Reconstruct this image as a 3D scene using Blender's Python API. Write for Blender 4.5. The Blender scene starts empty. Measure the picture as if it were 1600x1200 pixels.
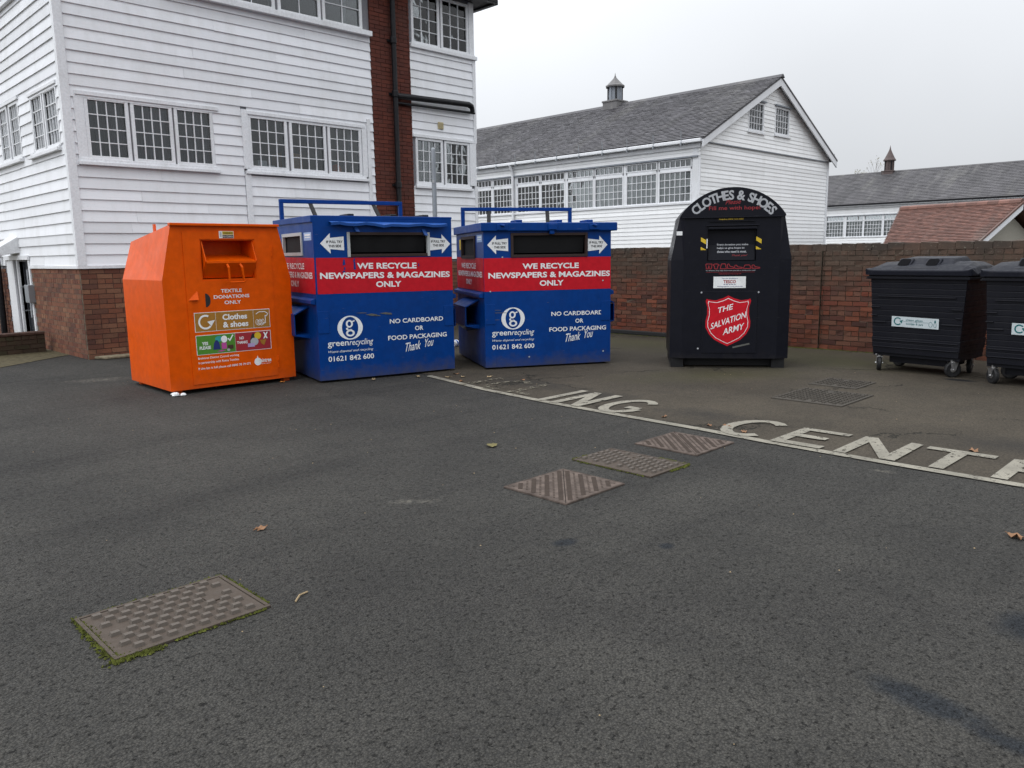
import bpy, math, random
import numpy as np
from mathutils import Matrix, Vector
random.seed(7)
rnd = random.random
def ru(a, b): return a + (b - a) * rnd()
SC = bpy.context.scene
COL = SC.collection

# ------------------------------------------------------------------ camera
FPX, CAMH = 1230.0, 1.5                      # focal length in photo pixels (1600 wide), eye height
def _n(v): v = np.array(v, float); return v / np.linalg.norm(v)
_up = _n((-.0143, 1, .1642))
def _dc(u, v): return np.array(((u - 800) / FPX, -(v - 600) / FPX, -1.))
_e1 = _dc(2050, 380); _e1 = _n(_e1 - _up * _e1.dot(_up)); _e2 = np.cross(_up, _e1)
RC = np.array([_e1, _e2, _up])               # camera axes -> world (x, y along the yard's buildings)
EYE = np.array([0, 0, CAMH])
def ray(u, v): return RC @ _dc(u, v)
def gnd(u, v, z=0.): d = ray(u, v); return EYE + d * ((z - CAMH) / d[2])
def on_plane(u, v, p, n):
    d = ray(u, v); n = np.array(n, float); return EYE + d * ((np.array(p) - EYE).dot(n) / d.dot(n))
def proj(p): c = RC.T @ (np.array(p, float) - EYE); return 800 + FPX * c[0] / -c[2], 600 - FPX * c[1] / -c[2]

cam = bpy.data.objects.new('camera', bpy.data.cameras.new('camera')); COL.objects.link(cam)
M4 = Matrix([[*RC[i], EYE[i]] for i in range(3)] + [[0, 0, 0, 1]])
cam.matrix_world = M4
cam.data.sensor_width = 36; cam.data.lens = 36 * FPX / 1600
cam.data.clip_start = .05; cam.data.clip_end = 3000
SC.camera = cam

# ------------------------------------------------------------------ sky and sun (overcast)
SUN = _n((-.50, .45, .95))                   # towards the brightest part of the cloud, left of the view
W = bpy.data.worlds.new('World'); SC.world = W; W.use_nodes = True
nt = W.node_tree; nt.nodes.clear()
def wn(t, **k):
    n = nt.nodes.new(t)
    for a, b in k.items(): setattr(n, a, b)
    return n
L = nt.links.new
def wmath(op, a, b=None, c=None):
    n = wn('ShaderNodeMath', operation=op)
    for i, x in enumerate((a, b, c)):
        if x is None: continue
        if isinstance(x, (int, float)): n.inputs[i].default_value = x
        else: L(x, n.inputs[i])
    return n.outputs[0]
sky = wn('ShaderNodeTexSky', sky_type='NISHITA'); sky.sun_disc = False
sky.sun_elevation = math.asin(SUN[2]); sky.sun_rotation = math.atan2(SUN[0], SUN[1])
tc = wn('ShaderNodeTexCoord'); sep = wn('ShaderNodeSeparateXYZ'); L(tc.outputs['Generated'], sep.inputs[0])
zc = wmath('MAXIMUM', sep.outputs[2], 0.0)
grad = wmath('MULTIPLY_ADD', zc, 1.20, .76)                       # overcast: zenith about three times the horizon
dot = wn('ShaderNodeVectorMath', operation='DOT_PRODUCT'); L(tc.outputs['Generated'], dot.inputs[0]); dot.inputs[1].default_value = tuple(SUN)
glow = wmath('POWER', wmath('MULTIPLY_ADD', dot.outputs['Value'], .5, .5), 2.2)
noi = wn('ShaderNodeTexNoise'); noi.inputs['Scale'].default_value = 1.6; noi.inputs['Detail'].default_value = 4; noi.inputs['Roughness'].default_value = .5
L(tc.outputs['Generated'], noi.inputs['Vector'])
cl = wmath('MULTIPLY_ADD', noi.outputs['Fac'], .36, .82)
lum = wmath('MULTIPLY', wmath('MULTIPLY', grad, cl), wmath('MULTIPLY_ADD', glow, 1.05, .73))
mul = wn('ShaderNodeMix', data_type='RGBA', blend_type='MULTIPLY'); mul.inputs[0].default_value = 1
mul.inputs[6].default_value = (.955, .985, 1.03, 1); cmb = wn('ShaderNodeCombineColor')
for i in range(3): L(lum, cmb.inputs[i])
L(cmb.outputs[0], mul.inputs[7])
b1 = wn('ShaderNodeBackground'); b1.inputs[1].default_value = .05; L(sky.outputs[0], b1.inputs[0])
b2 = wn('ShaderNodeBackground'); b2.inputs[1].default_value = 1.0; L(mul.outputs[2], b2.inputs[0])
mx = wn('ShaderNodeMixShader'); mx.inputs[0].default_value = .93; L(b1.outputs[0], mx.inputs[1]); L(b2.outputs[0], mx.inputs[2])
wo = wn('ShaderNodeOutputWorld'); L(mx.outputs[0], wo.inputs[0])
sun = bpy.data.objects.new('sun', bpy.data.lights.new('sun', 'SUN')); COL.objects.link(sun)
sun.data.energy = .5; sun.data.angle = math.radians(35); sun.data.color = (1, .97, .93)
sun.rotation_euler = Vector(-SUN).to_track_quat('-Z', 'Y').to_euler()
sun.location = (0, 0, 30)
vs = SC.view_settings; vs.view_transform = 'Standard'; vs.look = 'None'; vs.exposure = 0; vs.gamma = 1; vs.use_curve_mapping = False

# ------------------------------------------------------------------ materials
class NT:
    def __init__(s, name):
        s.m = bpy.data.materials.new(name); s.m.use_nodes = True; s.t = s.m.node_tree
        s.b = s.t.nodes['Principled BSDF']; s.out = s.t.nodes['Material Output']; s._p = None
    def n(s, t, ins=None, **k):
        n = s.t.nodes.new(t)
        for a, b in k.items(): setattr(n, a, b)
        for a, b in (ins or {}).items(): s.set(n.inputs[a], b)
        return n
    def set(s, sock, v):
        if isinstance(v, bpy.types.NodeSocket): s.t.links.new(v, sock)
        else:
            if isinstance(v, tuple) and len(v) == 3 and sock.type == 'RGBA': v = (*v, 1)
            sock.default_value = v
    def pos(s):
        if s._p is None: s._p = s.n('ShaderNodeNewGeometry').outputs['Position']
        return s._p
    def noise(s, scale, detail=4, rough=.55, vec=None, out='Fac'):
        return s.n('ShaderNodeTexNoise', {'Vector': vec or s.pos(), 'Scale': scale, 'Detail': detail, 'Roughness': rough}).outputs[out]
    def voro(s, scale, feature='F1', out='Distance', vec=None, rand=1.):
        return s.n('ShaderNodeTexVoronoi', {'Vector': vec or s.pos(), 'Scale': scale, 'Randomness': rand}, feature=feature).outputs[out]
    def ramp(s, x, a, b, c=0., d=1.):
        return s.n('ShaderNodeMapRange', {'Value': x, 'From Min': a, 'From Max': b, 'To Min': c, 'To Max': d}, clamp=True).outputs[0]
    def math(s, op, a, b=0.):
        n = s.n('ShaderNodeMath', operation=op); s.set(n.inputs[0], a); s.set(n.inputs[1], b); return n.outputs[0]
    def mix(s, f, a, b, mode='MIX'):
        n = s.n('ShaderNodeMix', data_type='RGBA', blend_type=mode)
        s.set(n.inputs[0], f); s.set(n.inputs[6], a); s.set(n.inputs[7], b); return n.outputs[2]
    def mapping(s, scale, vec=None, loc=(0, 0, 0), rot=(0, 0, 0)):
        return s.n('ShaderNodeMapping', {'Vector': vec or s.pos(), 'Scale': scale, 'Location': loc, 'Rotation': rot}).outputs[0]
    def bump(s, h, strength=.5, dist=.01, prev=None):
        n = s.n('ShaderNodeBump', {'Height': h, 'Strength': strength, 'Distance': dist})
        if prev is not None: s.set(n.inputs['Normal'], prev)
        return n.outputs[0]
    def rand(s):                                    # one value per piece, joined or not
        a = s.n('ShaderNodeObjectInfo').outputs['Random']; b = s.n('ShaderNodeNewGeometry').outputs['Random Per Island']
        return s.math('FRACT', s.math('ADD', a, b))
    def done(s, col, rough=.6, normal=None, spec=.5, metal=0.):
        s.set(s.b.inputs['Base Color'], col); s.set(s.b.inputs['Roughness'], rough); s.set(s.b.inputs['Metallic'], metal)
        s.set(s.b.inputs['Specular IOR Level'], spec)
        if normal is not None: s.set(s.b.inputs['Normal'], normal)
        return s.m
def vary(c, k): return tuple(min(1, x * k) for x in c)
def paint(name, c, rough=.4, spec=.5, dirt=(.05, .05, .05), amt=.35, scale=3., bump=.0, metal=0., streak=True, used=0.):
    t = NT(name); p = t.pos()
    vec = t.mapping((1, 1, .25)) if streak else p
    d = t.math('MULTIPLY', t.ramp(t.noise(scale, 6, .65, vec), .52, .8), amt)
    fine = t.ramp(t.noise(scale * 14, 3), .3, .7, .88, 1.06)
    base = t.mix(1., c, t.n('ShaderNodeCombineColor', {0: fine, 1: fine, 2: fine}).outputs[0], 'MULTIPLY')
    col = t.mix(d, base, dirt)
    if used:                                        # splashed dirt near the ground, rain runs, scuffs
        z = t.n('ShaderNodeSeparateXYZ', {0: p}).outputs[2]
        sp = t.ramp(t.math('ADD', z, t.math('MULTIPLY', t.math('SUBTRACT', t.noise(9, 5, .7), .5), .35)), .20, -.05)
        col = t.mix(t.math('MULTIPLY', sp, .75 * used), col, (.07, .06, .05))
        runs = t.ramp(t.noise(5, 5, .7, t.mapping((7, 7, .25))), .60, .78); col = t.mix(t.math('MULTIPLY', runs, .38 * used), col, vary(c, .35))
        fade = t.ramp(t.noise(1.1, 4, .6), .45, .75); col = t.mix(t.math('MULTIPLY', fade, .12 * used), col, tuple(x * .85 + .02 for x in c))
        sc = t.ramp(t.noise(3, 2, .5, t.mapping((3, 3, 40), None, (0, 0, 0), (.2, .35, .1))), .735, .75); col = t.mix(t.math('MULTIPLY', sc, .5 * used), col, (.13, .13, .13))
        chip = t.ramp(t.noise(55, 2), .745, .76); col = t.mix(t.math('MULTIPLY', chip, .7 * used), col, (.09, .05, .035))
    r = t.ramp(t.noise(scale * 5, 4), .3, .75, rough * .85, min(1, rough * 1.3))
    nm = t.bump(t.noise(scale * 22, 3), bump, .003) if bump else t.bump(t.noise(1.9, 2), .35, .012)
    return t.done(col, r, nm, spec, metal)
def plain(name, c, rough=.5, spec=.5, metal=0.): 
    t = NT(name); f = t.ramp(t.noise(30, 3), .3, .7, .9, 1.05)
    return t.done(t.mix(1., c, t.n('ShaderNodeCombineColor', {0: f, 1: f, 2: f}).outputs[0], 'MULTIPLY'), rough, None, spec, metal)

def board_mat(name, c, grime, amt):
    t = NT(name); r = t.rand()
    v = t.ramp(r, 0, 1, .88, 1.05)
    streak = t.noise(2.2, 6, .7, t.mapping((1.2, 1.2, .35)))
    grain = t.noise(9, 5, .6, t.mapping((.6, .6, 14)))
    base = t.mix(1., c, t.n('ShaderNodeCombineColor', {0: v, 1: v, 2: v}).outputs[0], 'MULTIPLY')
    col = t.mix(t.math('MULTIPLY', t.ramp(streak, .46, .8), amt), base, grime)
    col = t.mix(t.math('MULTIPLY', t.ramp(t.noise(38, 3), .62, .8), amt * .55), col, vary(grime, .7))
    return t.done(col, .55, t.bump(grain, .35, .006), .35)
MAT = {}
MAT['board_a'] = board_mat('white_weatherboard_old', (.80, .81, .835), (.52, .52, .50), .45)
MAT['board_b'] = board_mat('white_weatherboard_fresh', (.90, .905, .905), (.66, .66, .64), .38)
MAT['trim'] = paint('white_gloss_trim', (.76, .77, .79), .4, .4, (.42, .42, .40), .5, 2.5, .15)
MAT['bars'] = paint('white_glazing_paint', (.74, .75, .77), .45, .4, (.5, .5, .48), .4, 4)
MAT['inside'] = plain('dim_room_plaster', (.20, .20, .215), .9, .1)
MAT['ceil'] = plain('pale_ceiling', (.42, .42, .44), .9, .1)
def glass():
    t = NT('window_glass')
    fr = t.n('ShaderNodeFresnel', {'IOR': 1.52}); wob = t.bump(t.noise(3.0, 2), .08, .01)
    gl = t.n('ShaderNodeBsdfGlossy', {'Color': (1, 1, 1, 1), 'Roughness': .015, 'Normal': wob})
    tr = t.n('ShaderNodeBsdfTransparent', {'Color': (.80, .83, .84, 1)})
    ms = t.n('ShaderNodeMixShader'); t.set(ms.inputs[0], t.math('MULTIPLY', fr.outputs[0], 1.15)); t.set(ms.inputs[1], tr.outputs[0]); t.set(ms.inputs[2], gl.outputs[0])
    t.t.links.new(ms.outputs[0], t.out.inputs['Surface']); return t.m
MAT['glass'] = glass()
def curtain(name, c, k):
    t = NT(name); w = t.noise(1.2, 5, .6, t.mapping((9, 9, .4)))
    return t.done(t.mix(t.ramp(w, .3, .75), c, vary(c, k)), .9, None, .1)
MAT['curtain_reflect'] = curtain('painted_reflection_curtain', (.05, .048, .06), 3.2)  # pale waves in the colour imitate branches mirrored in the glass
MAT['curtain_pale'] = curtain('pale_net_curtain', (.50, .50, .48), .7)
MAT['net'] = curtain('white_net_curtain', (.8, .82, .83), .7)

def brick_mat(name, cols, topdark=None):
    t = NT(name); r = t.rand()
    cr = t.n('ShaderNodeValToRGB'); t.set(cr.inputs[0], r); e = cr.color_ramp.elements
    e[0].color = (*cols[0], 1); e[1].color = (*cols[-1], 1); e[0].position = 0; e[1].position = 1
    for i, c in enumerate(cols[1:-1]): x = e.new((i + 1) / (len(cols) - 1)); x.color = (*c, 1)
    col = cr.outputs[0]; n1 = t.noise(2.1, 5, .6)
    if topdark:                                      # sooty, lichened upper courses with a ragged lower edge
        z = t.n('ShaderNodeSeparateXYZ', {0: t.pos()}).outputs[2]
        h = t.math('ADD', z, t.math('MULTIPLY', t.math('SUBTRACT', n1, .5), 1.0))
        col = t.mix(t.math('MULTIPLY', t.ramp(h, .85, 1.18), .82), col, (.085, .064, .048))
        col = t.mix(t.ramp(h, 1.36, 1.62), col, topdark)
        lich = t.math('MULTIPLY', t.ramp(t.noise(26, 4), .62, .74), t.ramp(h, 1.0, 1.5))
        col = t.mix(t.math('MULTIPLY', lich, .7), col, (.26, .25, .19))
        col = t.mix(t.math('MULTIPLY', t.ramp(h, .06, -.2), .7), col, (.04, .036, .03))
    else:
        col = t.mix(t.math('MULTIPLY', t.ramp(n1, .45, .75), .55), col, (.06, .035, .03))
    col = t.mix(t.math('MULTIPLY', t.ramp(t.noise(60, 3), .5, .75), .45), col, (.05, .035, .03))
    return t.done(col, .9, t.bump(t.noise(75, 5, .7), .8, .006), .2)
MAT['brick_wall'] = brick_mat('old_red_brick', [(.16, .056, .034), (.21, .072, .042), (.115, .046, .034), (.175, .082, .054), (.08, .040, .033), (.20, .058, .034)], (.056, .044, .036))
MAT['brick_mill'] = brick_mat('sooty_plinth_brick', [(.16, .060, .037), (.205, .088, .052), (.125, .048, .033), (.23, .115, .068), (.10, .045, .034)])
MAT['brick_stack'] = brick_mat('dark_red_brick', [(.11, .032, .022), (.135, .040, .027), (.09, .027, .02), (.115, .038, .028)])
def mortar(name, c):
    t = NT(name); return t.done(t.mix(t.ramp(t.noise(14, 5), .35, .7), c, vary(c, .45)), .95, t.bump(t.noise(60, 4), .7, .006), .15)
MAT['mortar'] = mortar('weathered_mortar', (.17, .14, .105))
MAT['mortar_dark'] = mortar('dark_mortar', (.085, .05, .04))
def slate_mat(name, c, v):
    t = NT(name); r = t.rand()
    cr = t.ramp(r, 0, 1, 1 - v, 1 + v)
    col = t.mix(1., c, t.n('ShaderNodeCombineColor', {0: cr, 1: cr, 2: cr}).outputs[0], 'MULTIPLY')
    col = t.mix(t.math('MULTIPLY', t.ramp(t.noise(.5, 6, .7), .45, .75), .6), col, vary(c, .5))
    st_ = t.noise(1., 5, .65, t.mapping((.22, 1.5, .22), None, (0, 0, 0), (0, 0, .5))); col = t.mix(t.math('MULTIPLY', t.ramp(st_, .48, .66), .6), col, vary(c, .42))
    st2 = t.noise(1., 5, .65, t.mapping((.2, 1.1, .2), None, (9, 4, 0), (0, 0, .4))); col = t.mix(t.math('MULTIPLY', t.ramp(st2, .52, .72), .45), col, (.17, .165, .15))
    col = t.mix(t.math('MULTIPLY', t.ramp(t.noise(3, 6, .7), .55, .8), .22), col, (.14, .135, .12))
    return t.done(col, .6, t.bump(t.noise(25, 4), .5, .01), .4)
MAT['slate'] = slate_mat('grey_slate', (.080, .076, .083), .30)
MAT['slate_c'] = slate_mat('grey_slate_far', (.070, .066, .070), .2)
MAT['tile'] = slate_mat('red_clay_tile', (.17, .08, .060), .3)
MAT['lead'] = paint('weathered_lead', (.24, .26, .29), .6, .4, (.42, .42, .40), .7, 5)
MAT['leaddark'] = paint('stained_lead', (.15, .145, .145), .6, .3, (.30, .29, .27), .7, 6)
MAT['gutter'] = paint('black_cast_iron', (.010, .010, .012), .4, .22, (.05, .045, .04), .4, 6, .1)
MAT['galv'] = paint('galvanised_steel', (.30, .32, .34), .45, .5, (.16, .16, .16), .5, 6, 0, .6)
MAT['cream'] = plain('cream_render', (.36, .34, .29), .9, .1)
MAT['soffit'] = plain('dark_stained_timber', (.035, .026, .03), .8, .2)
MAT['tan'] = plain('tan_vent_plastic', (.45, .38, .22), .6)

# ------------------------------------------------------------------ mesh building
class MB:
    def __init__(s): s.v = []; s.f = []; s.m = []; s.g = []; s.gid = 0
    def add(s, vs, fs, m=0):
        o = len(s.v); s.v += [tuple(map(float, p)) for p in vs]; s.f += [tuple(i + o for i in f) for f in fs]; s.m += [m] * len(fs); s.g += [s.gid] * len(fs); return s
    def ng(s): s.gid += 1; return s
    def box(s, x0, x1, y0, y1, z0, z1, m=0):
        return s.hexa([(x0, y0, z0), (x1, y0, z0), (x1, y1, z0), (x0, y1, z0), (x0, y0, z1), (x1, y0, z1), (x1, y1, z1), (x0, y1, z1)], m)
    def hexa(s, p, m=0):
        return s.add(p, [(0, 3, 2, 1), (4, 5, 6, 7), (0, 1, 5, 4), (1, 2, 6, 5), (2, 3, 7, 6), (3, 0, 4, 7)], m)
    def poly(s, pts, m=0): return s.add(pts, [tuple(range(len(pts)))], m)
    def prism(s, pts, ax, a, b, m=0):                # 2-D outline extruded along an axis
        def P(p, t): return {'x': (t, p[0], p[1]), 'y': (p[0], t, p[1]), 'z': (p[0], p[1], t)}[ax]
        n = len(pts); A = [P(p, a) for p in pts]; B = [P(p, b) for p in pts]
        fs = [tuple(range(n - 1, -1, -1)), tuple(range(n, 2 * n))] + [(i, (i + 1) % n, n + (i + 1) % n, n + i) for i in range(n)]
        return s.add(A + B, fs, m)
    def tube(s, pts, r, n=10, m=0, cap=True):
        pts = [Vector(p) for p in pts]; R = r if isinstance(r, (list, tuple)) else [r] * len(pts); vs = []; fs = []; u = None
        for i, p in enumerate(pts):
            d = ((pts[min(i + 1, len(pts) - 1)] - p).normalized() + (p - pts[max(i - 1, 0)]).normalized()).normalized()
            if u is None: u = d.orthogonal().normalized()
            u = (u - d * u.dot(d)).normalized(); w = d.cross(u)
            vs += [p + (u * math.cos(2 * math.pi * k / n) + w * math.sin(2 * math.pi * k / n)) * R[i] for k in range(n)]
        for i in range(len(pts) - 1):
            for k in range(n): a = i * n + k; b = i * n + (k + 1) % n; fs.append((a, b, b + n, a + n))
        if cap: fs += [tuple(range(n - 1, -1, -1)), tuple(range((len(pts) - 1) * n, len(pts) * n))]
        return s.add(vs, fs, m)
    def lathe(s, prof, n=24, c=(0, 0, 0), ax='z', m=0):
        vs = []; fs = []
        for (r, h) in prof:
            for k in range(n):
                a = 2 * math.pi * k / n; x, y = r * math.cos(a), r * math.sin(a)
                q = {'z': (x, y, h), 'x': (h, x, y), 'y': (x, h, y)}[ax]; vs.append((c[0] + q[0], c[1] + q[1], c[2] + q[2]))
        for i in range(len(prof) - 1):
            for k in range(n): a = i * n + k; b = i * n + (k + 1) % n; fs.append((a, b, b + n, a + n))
        fs += [tuple(range(n - 1, -1, -1)), tuple(range((len(prof) - 1) * n, len(prof) * n))]
        return s.add(vs, fs, m)
    def mesh(s, name, mats):
        me = bpy.data.meshes.new(name); me.from_pydata(s.v, [], s.f)
        for m in (mats if isinstance(mats, (list, tuple)) else [mats]): me.materials.append(MAT[m] if isinstance(m, str) else m)
        me.polygons.foreach_set('material_index', s.m); me.update(); return me
    def build(s, name, mats, parent=None, loc=(0, 0, 0), rz=0., bevel=0., smooth=False, seg=2, fix=False):
        me = s.mesh(name, mats)
        if fix:
            import bmesh
            b = bmesh.new(); b.from_mesh(me); bmesh.ops.recalc_face_normals(b, faces=b.faces); b.to_mesh(me); b.free()
        return place(name, me, parent, loc, rz, bevel, smooth, seg)
def place(name, me, parent=None, loc=(0, 0, 0), rz=0., bevel=0., smooth=False, seg=2):
    o = bpy.data.objects.new(name, me); COL.objects.link(o); o.parent = parent; o.location = loc; o.rotation_euler = (0, 0, rz)
    if smooth: me.polygons.foreach_set('use_smooth', [True] * len(me.polygons))
    if bevel:
        b = o.modifiers.new('edge', 'BEVEL'); b.width = bevel; b.segments = seg; b.limit_method = 'ANGLE'; b.angle_limit = math.radians(35); b.harden_normals = False
    return o
def thing(name, label, cat, loc=(0, 0, 0), rz=0., group=None):
    o = bpy.data.objects.new(name, None); COL.objects.link(o); o.location = loc; o.rotation_euler = (0, 0, rz); o.empty_display_size = .2
    return tag(o, label, cat, group)
def tag(o, label, cat, group=None):
    o['label'] = label; o['category'] = cat
    if group: o['group'] = group
    return o
def kind(o, k): o['kind'] = k; return o

# ------------------------------------------------------------------ ground
def spot(t, x, y, rx, ry, rot, soft=.55, ns=9., amp=.5):         # mask of a stain with a ragged outline
    v = t.mapping((1, 1, 1), None, (-x, -y, 0)); v = t.n('ShaderNodeVectorRotate', {'Vector': v, 'Angle': rot}, rotation_type='Z_AXIS').outputs[0]
    v = t.n('ShaderNodeVectorMath', {0: v, 1: (1 / rx, 1 / ry, 0)}, operation='MULTIPLY').outputs[0]
    d = t.n('ShaderNodeVectorMath', {0: v}, operation='LENGTH').outputs['Value']
    d = t.math('ADD', d, t.math('MULTIPLY', t.math('SUBTRACT', t.noise(ns, 5, .7), .5), amp * 2))
    return t.ramp(d, 1., 1 - soft)
def asphalt():
    t = NT('worn_asphalt')
    big = t.noise(.55, 5, .6); med = t.noise(3.2, 5, .65)
    col = t.mix(t.ramp(big, .35, .68), (.042, .0402, .0362), (.066, .0628, .0552))
    trk = t.noise(1.1, 4, .6, t.mapping((1, .22, 1), None, (0, 0, 0), (0, 0, .55))); col = t.mix(t.math('MULTIPLY', t.ramp(trk, .5, .68), .5), col, (.074, .0702, .0615))
    trk2 = t.noise(1.7, 4, .6, t.mapping((.16, 1, 1), None, (3, 1, 0), (0, 0, -.2))); col = t.mix(t.math('MULTIPLY', t.ramp(trk2, .52, .7), .55), col, (.023, .0222, .021))
    col = t.mix(t.math('MULTIPLY', t.ramp(med, .5, .75), .45), col, (.032, .0310, .0285))
    stone = t.voro(108); stone_c = t.voro(108, out='Color')
    sv = t.n('ShaderNodeSeparateColor', {0: stone_c}).outputs[0]
    k = t.ramp(sv, 0, 1, .74, 1.28)
    col = t.mix(1., col, t.n('ShaderNodeCombineColor', {0: k, 1: k, 2: k}).outputs[0], 'MULTIPLY')
    gaps = t.ramp(stone, .42, .72); col = t.mix(t.math('MULTIPLY', gaps, .55), col, (.014, .014, .014))
    pit = t.ramp(t.noise(40, 4, .75), .58, .70); col = t.mix(t.math('MULTIPLY', pit, .62), col, (.010, .010, .010))
    fleck = t.ramp(t.voro(19), .028, .016); col = t.mix(t.math('MULTIPLY', fleck, .6), col, (.30, .29, .26))
    for a in ((2.69, .76, .095, .26, .12, .55, 13, .55), (2.62, .47, .06, .16, .1, .6, 13, .6), (3.55, .62, .2, .16, .4), (2.98, 2.62, .09, .06, .3), (3.3, 2.2, .06, .05, 0)):
        col = t.mix(spot(t, *a), col, (.42, .50, .64), 'MULTIPLY')
    for a in ((2.88, 3.76, .20, .06, .75, .9, 9, 1.1), (3.30, 10.75, .55, .22, .4, .9, 7, .9), (5.48, 1.92, .10, .04, 1.4, .7, 20, .7)):
        col = t.mix(t.math('MULTIPLY', t.math('MULTIPLY', spot(t, *a), t.ramp(t.noise(22, 5, .7), .42, .62)), .5), col, (.24, .22, .18))
    h = t.math('ADD', t.math('MULTIPLY', stone, -.9), t.math('MULTIPLY', pit, -1.3))
    nm = t.bump(h, 1., .012); nm = t.bump(t.noise(1.3, 4), .25, .05, nm)
    return t.done(col, t.ramp(t.noise(20, 3), .3, .7, .72, .95), nm, .20)
def yard():
    t = NT('old_brown_tarmac')
    big = t.noise(.7, 5, .6); med = t.noise(4, 5, .65)
    col = t.mix(t.ramp(big, .35, .65), (.040, .0340, .0262), (.060, .0505, .0378))
    col = t.mix(t.math('MULTIPLY', t.ramp(med, .5, .75), .5), col, (.037, .0325, .027))
    k = t.ramp(t.n('ShaderNodeSeparateColor', {0: t.voro(90, out='Color')}).outputs[0], 0, 1, .75, 1.3)
    col = t.mix(1., col, t.n('ShaderNodeCombineColor', {0: k, 1: k, 2: k}).outputs[0], 'MULTIPLY')
    # algae where the ground stays damp: along the wall foot and around the charity bank
    for a in ((10.9, 6.2, 1.3, 2.6, 0, .9, 1.5, .5), (8.6, 5.0, 1.6, .7, .6, .9, 2.2, .6), (10.6, 4.2, .9, 1.2, 0, .9, 2, .6), (10.6, 9, 1.2, 2.6, 0, .9, 1.5, .5)):
        col = t.mix(t.math('MULTIPLY', spot(t, *a), .5), col, (.050, .049, .022))
    for a in ((6.6, 6.3, .9, .35, 1.5, .8, 5, .8), (6.35, 3.9, .5, .3, 1.5, .8, 6, .9), (6.9, 1.3, .7, .4, 1.3, .8, 4, .8), (6.5, 5.2, .35, .6, 0, .8, 6, .8)):
        col = t.mix(t.math('MULTIPLY', spot(t, *a), .55), col, (.019, .0185, .018))
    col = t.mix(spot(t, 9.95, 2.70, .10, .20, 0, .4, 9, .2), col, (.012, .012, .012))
    cr = t.voro(.55, 'DISTANCE_TO_EDGE', vec=t.n('ShaderNodeVectorMath', {0: t.pos(), 1: t.n('ShaderNodeVectorMath', {0: t.noise(2.5, 5, .7, out='Color'), 'Scale': .6}, operation='SCALE').outputs[0]}, operation='ADD').outputs[0])
    crack = t.math('MULTIPLY', t.ramp(cr, .009, .003), t.ramp(t.noise(.8, 2), .48, .56))
    col = t.mix(t.math('MULTIPLY', crack, .85), col, (.015, .015, .012))
    fleck = t.ramp(t.voro(17), .03, .018); col = t.mix(t.math('MULTIPLY', fleck, .5), col, (.30, .28, .24))
    h = t.math('SUBTRACT', t.math('MULTIPLY', t.voro(90), -.6), t.math('MULTIPLY', crack, 2.))
    nm = t.bump(h, .8, .006); nm = t.bump(t.noise(1.6, 4), .25, .05, nm)
    return t.done(col, .88, nm, .15)
MAT['asphalt'] = asphalt(); MAT['yard'] = yard()
MAT['earth'] = mortar('mossy_dirt', (.10, .085, .05)); MAT['concrete'] = mortar('pale_concrete', (.26, .22, .15))
g = MB(); g.poly([(-900, -900, 0), (900, -900, 0), (900, 900, 0), (-900, 900, 0)])
kind(g.build('ground', 'asphalt'), 'structure')
LINE = [(6.19, 7.72), (5.944, 6.384), (5.842, 5.321), (5.805, 4.474), (5.775, 3.502), (5.725, 2.882), (5.70, 1.905), (5.70, 1.133), (5.70, -3.5)]
g = MB()
edge = [(6.45, 9.2)] + [(x + .05, y) for x, y in LINE]
g.poly([(x, y, .004) for x, y in edge] + [(11.89, -3.5, .004), (11.89, 12.98, .004), (6.9, 12.98, .004)])
kind(g.build('old_tarmac_yard', 'yard', fix=True), 'structure')
def worn(name, c, lo, hi, amt=1.):
    t = NT(name); w = t.ramp(t.noise(16, 6, .75), lo, hi)
    col = t.mix(t.ramp(t.noise(3, 4), .35, .7), c, vary(c, .62)); col = t.mix(t.math('MULTIPLY', t.ramp(t.noise(90, 3), .52, .7), .5), col, vary(c, .35))
    t.done(col, .8, t.bump(t.noise(80, 3), .5, .004), .3)
    tr = t.n('ShaderNodeBsdfTransparent'); ms = t.n('ShaderNodeMixShader')
    t.set(ms.inputs[0], w); t.set(ms.inputs[1], t.b.outputs[0]); t.set(ms.inputs[2], tr.outputs[0]); t.t.links.new(ms.outputs[0], t.out.inputs['Surface'])
    return t.m
MAT['roadpaint'] = worn('worn_road_paint', (.25, .232, .188), .56, .65)
MAT['roadpaint_old'] = worn('nearly_gone_road_paint', (.17, .155, .115), .43, .51)
g = MB()
for (x0, y0), (x1, y1) in zip(LINE[:-1], LINE[1:]):
    n = max(2, int(abs(y1 - y0) / .12))
    for i in range(n):
        a, b = i / n, (i + 1) / n; P = [(x0 + (x1 - x0) * q, y0 + (y1 - y0) * q) for q in (a, b)]
        g.add([(P[0][0] - .045, P[0][1], .0085), (P[1][0] - .045, P[1][1], .0085), (P[1][0] + .045, P[1][1], .0085), (P[0][0] + .045, P[0][1], .0085)], [(0, 3, 2, 1)])
tag(g.build('painted_line', 'roadpaint', fix=True), 'worn white painted line crossing the tarmac below the painted letters', 'road marking')

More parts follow.
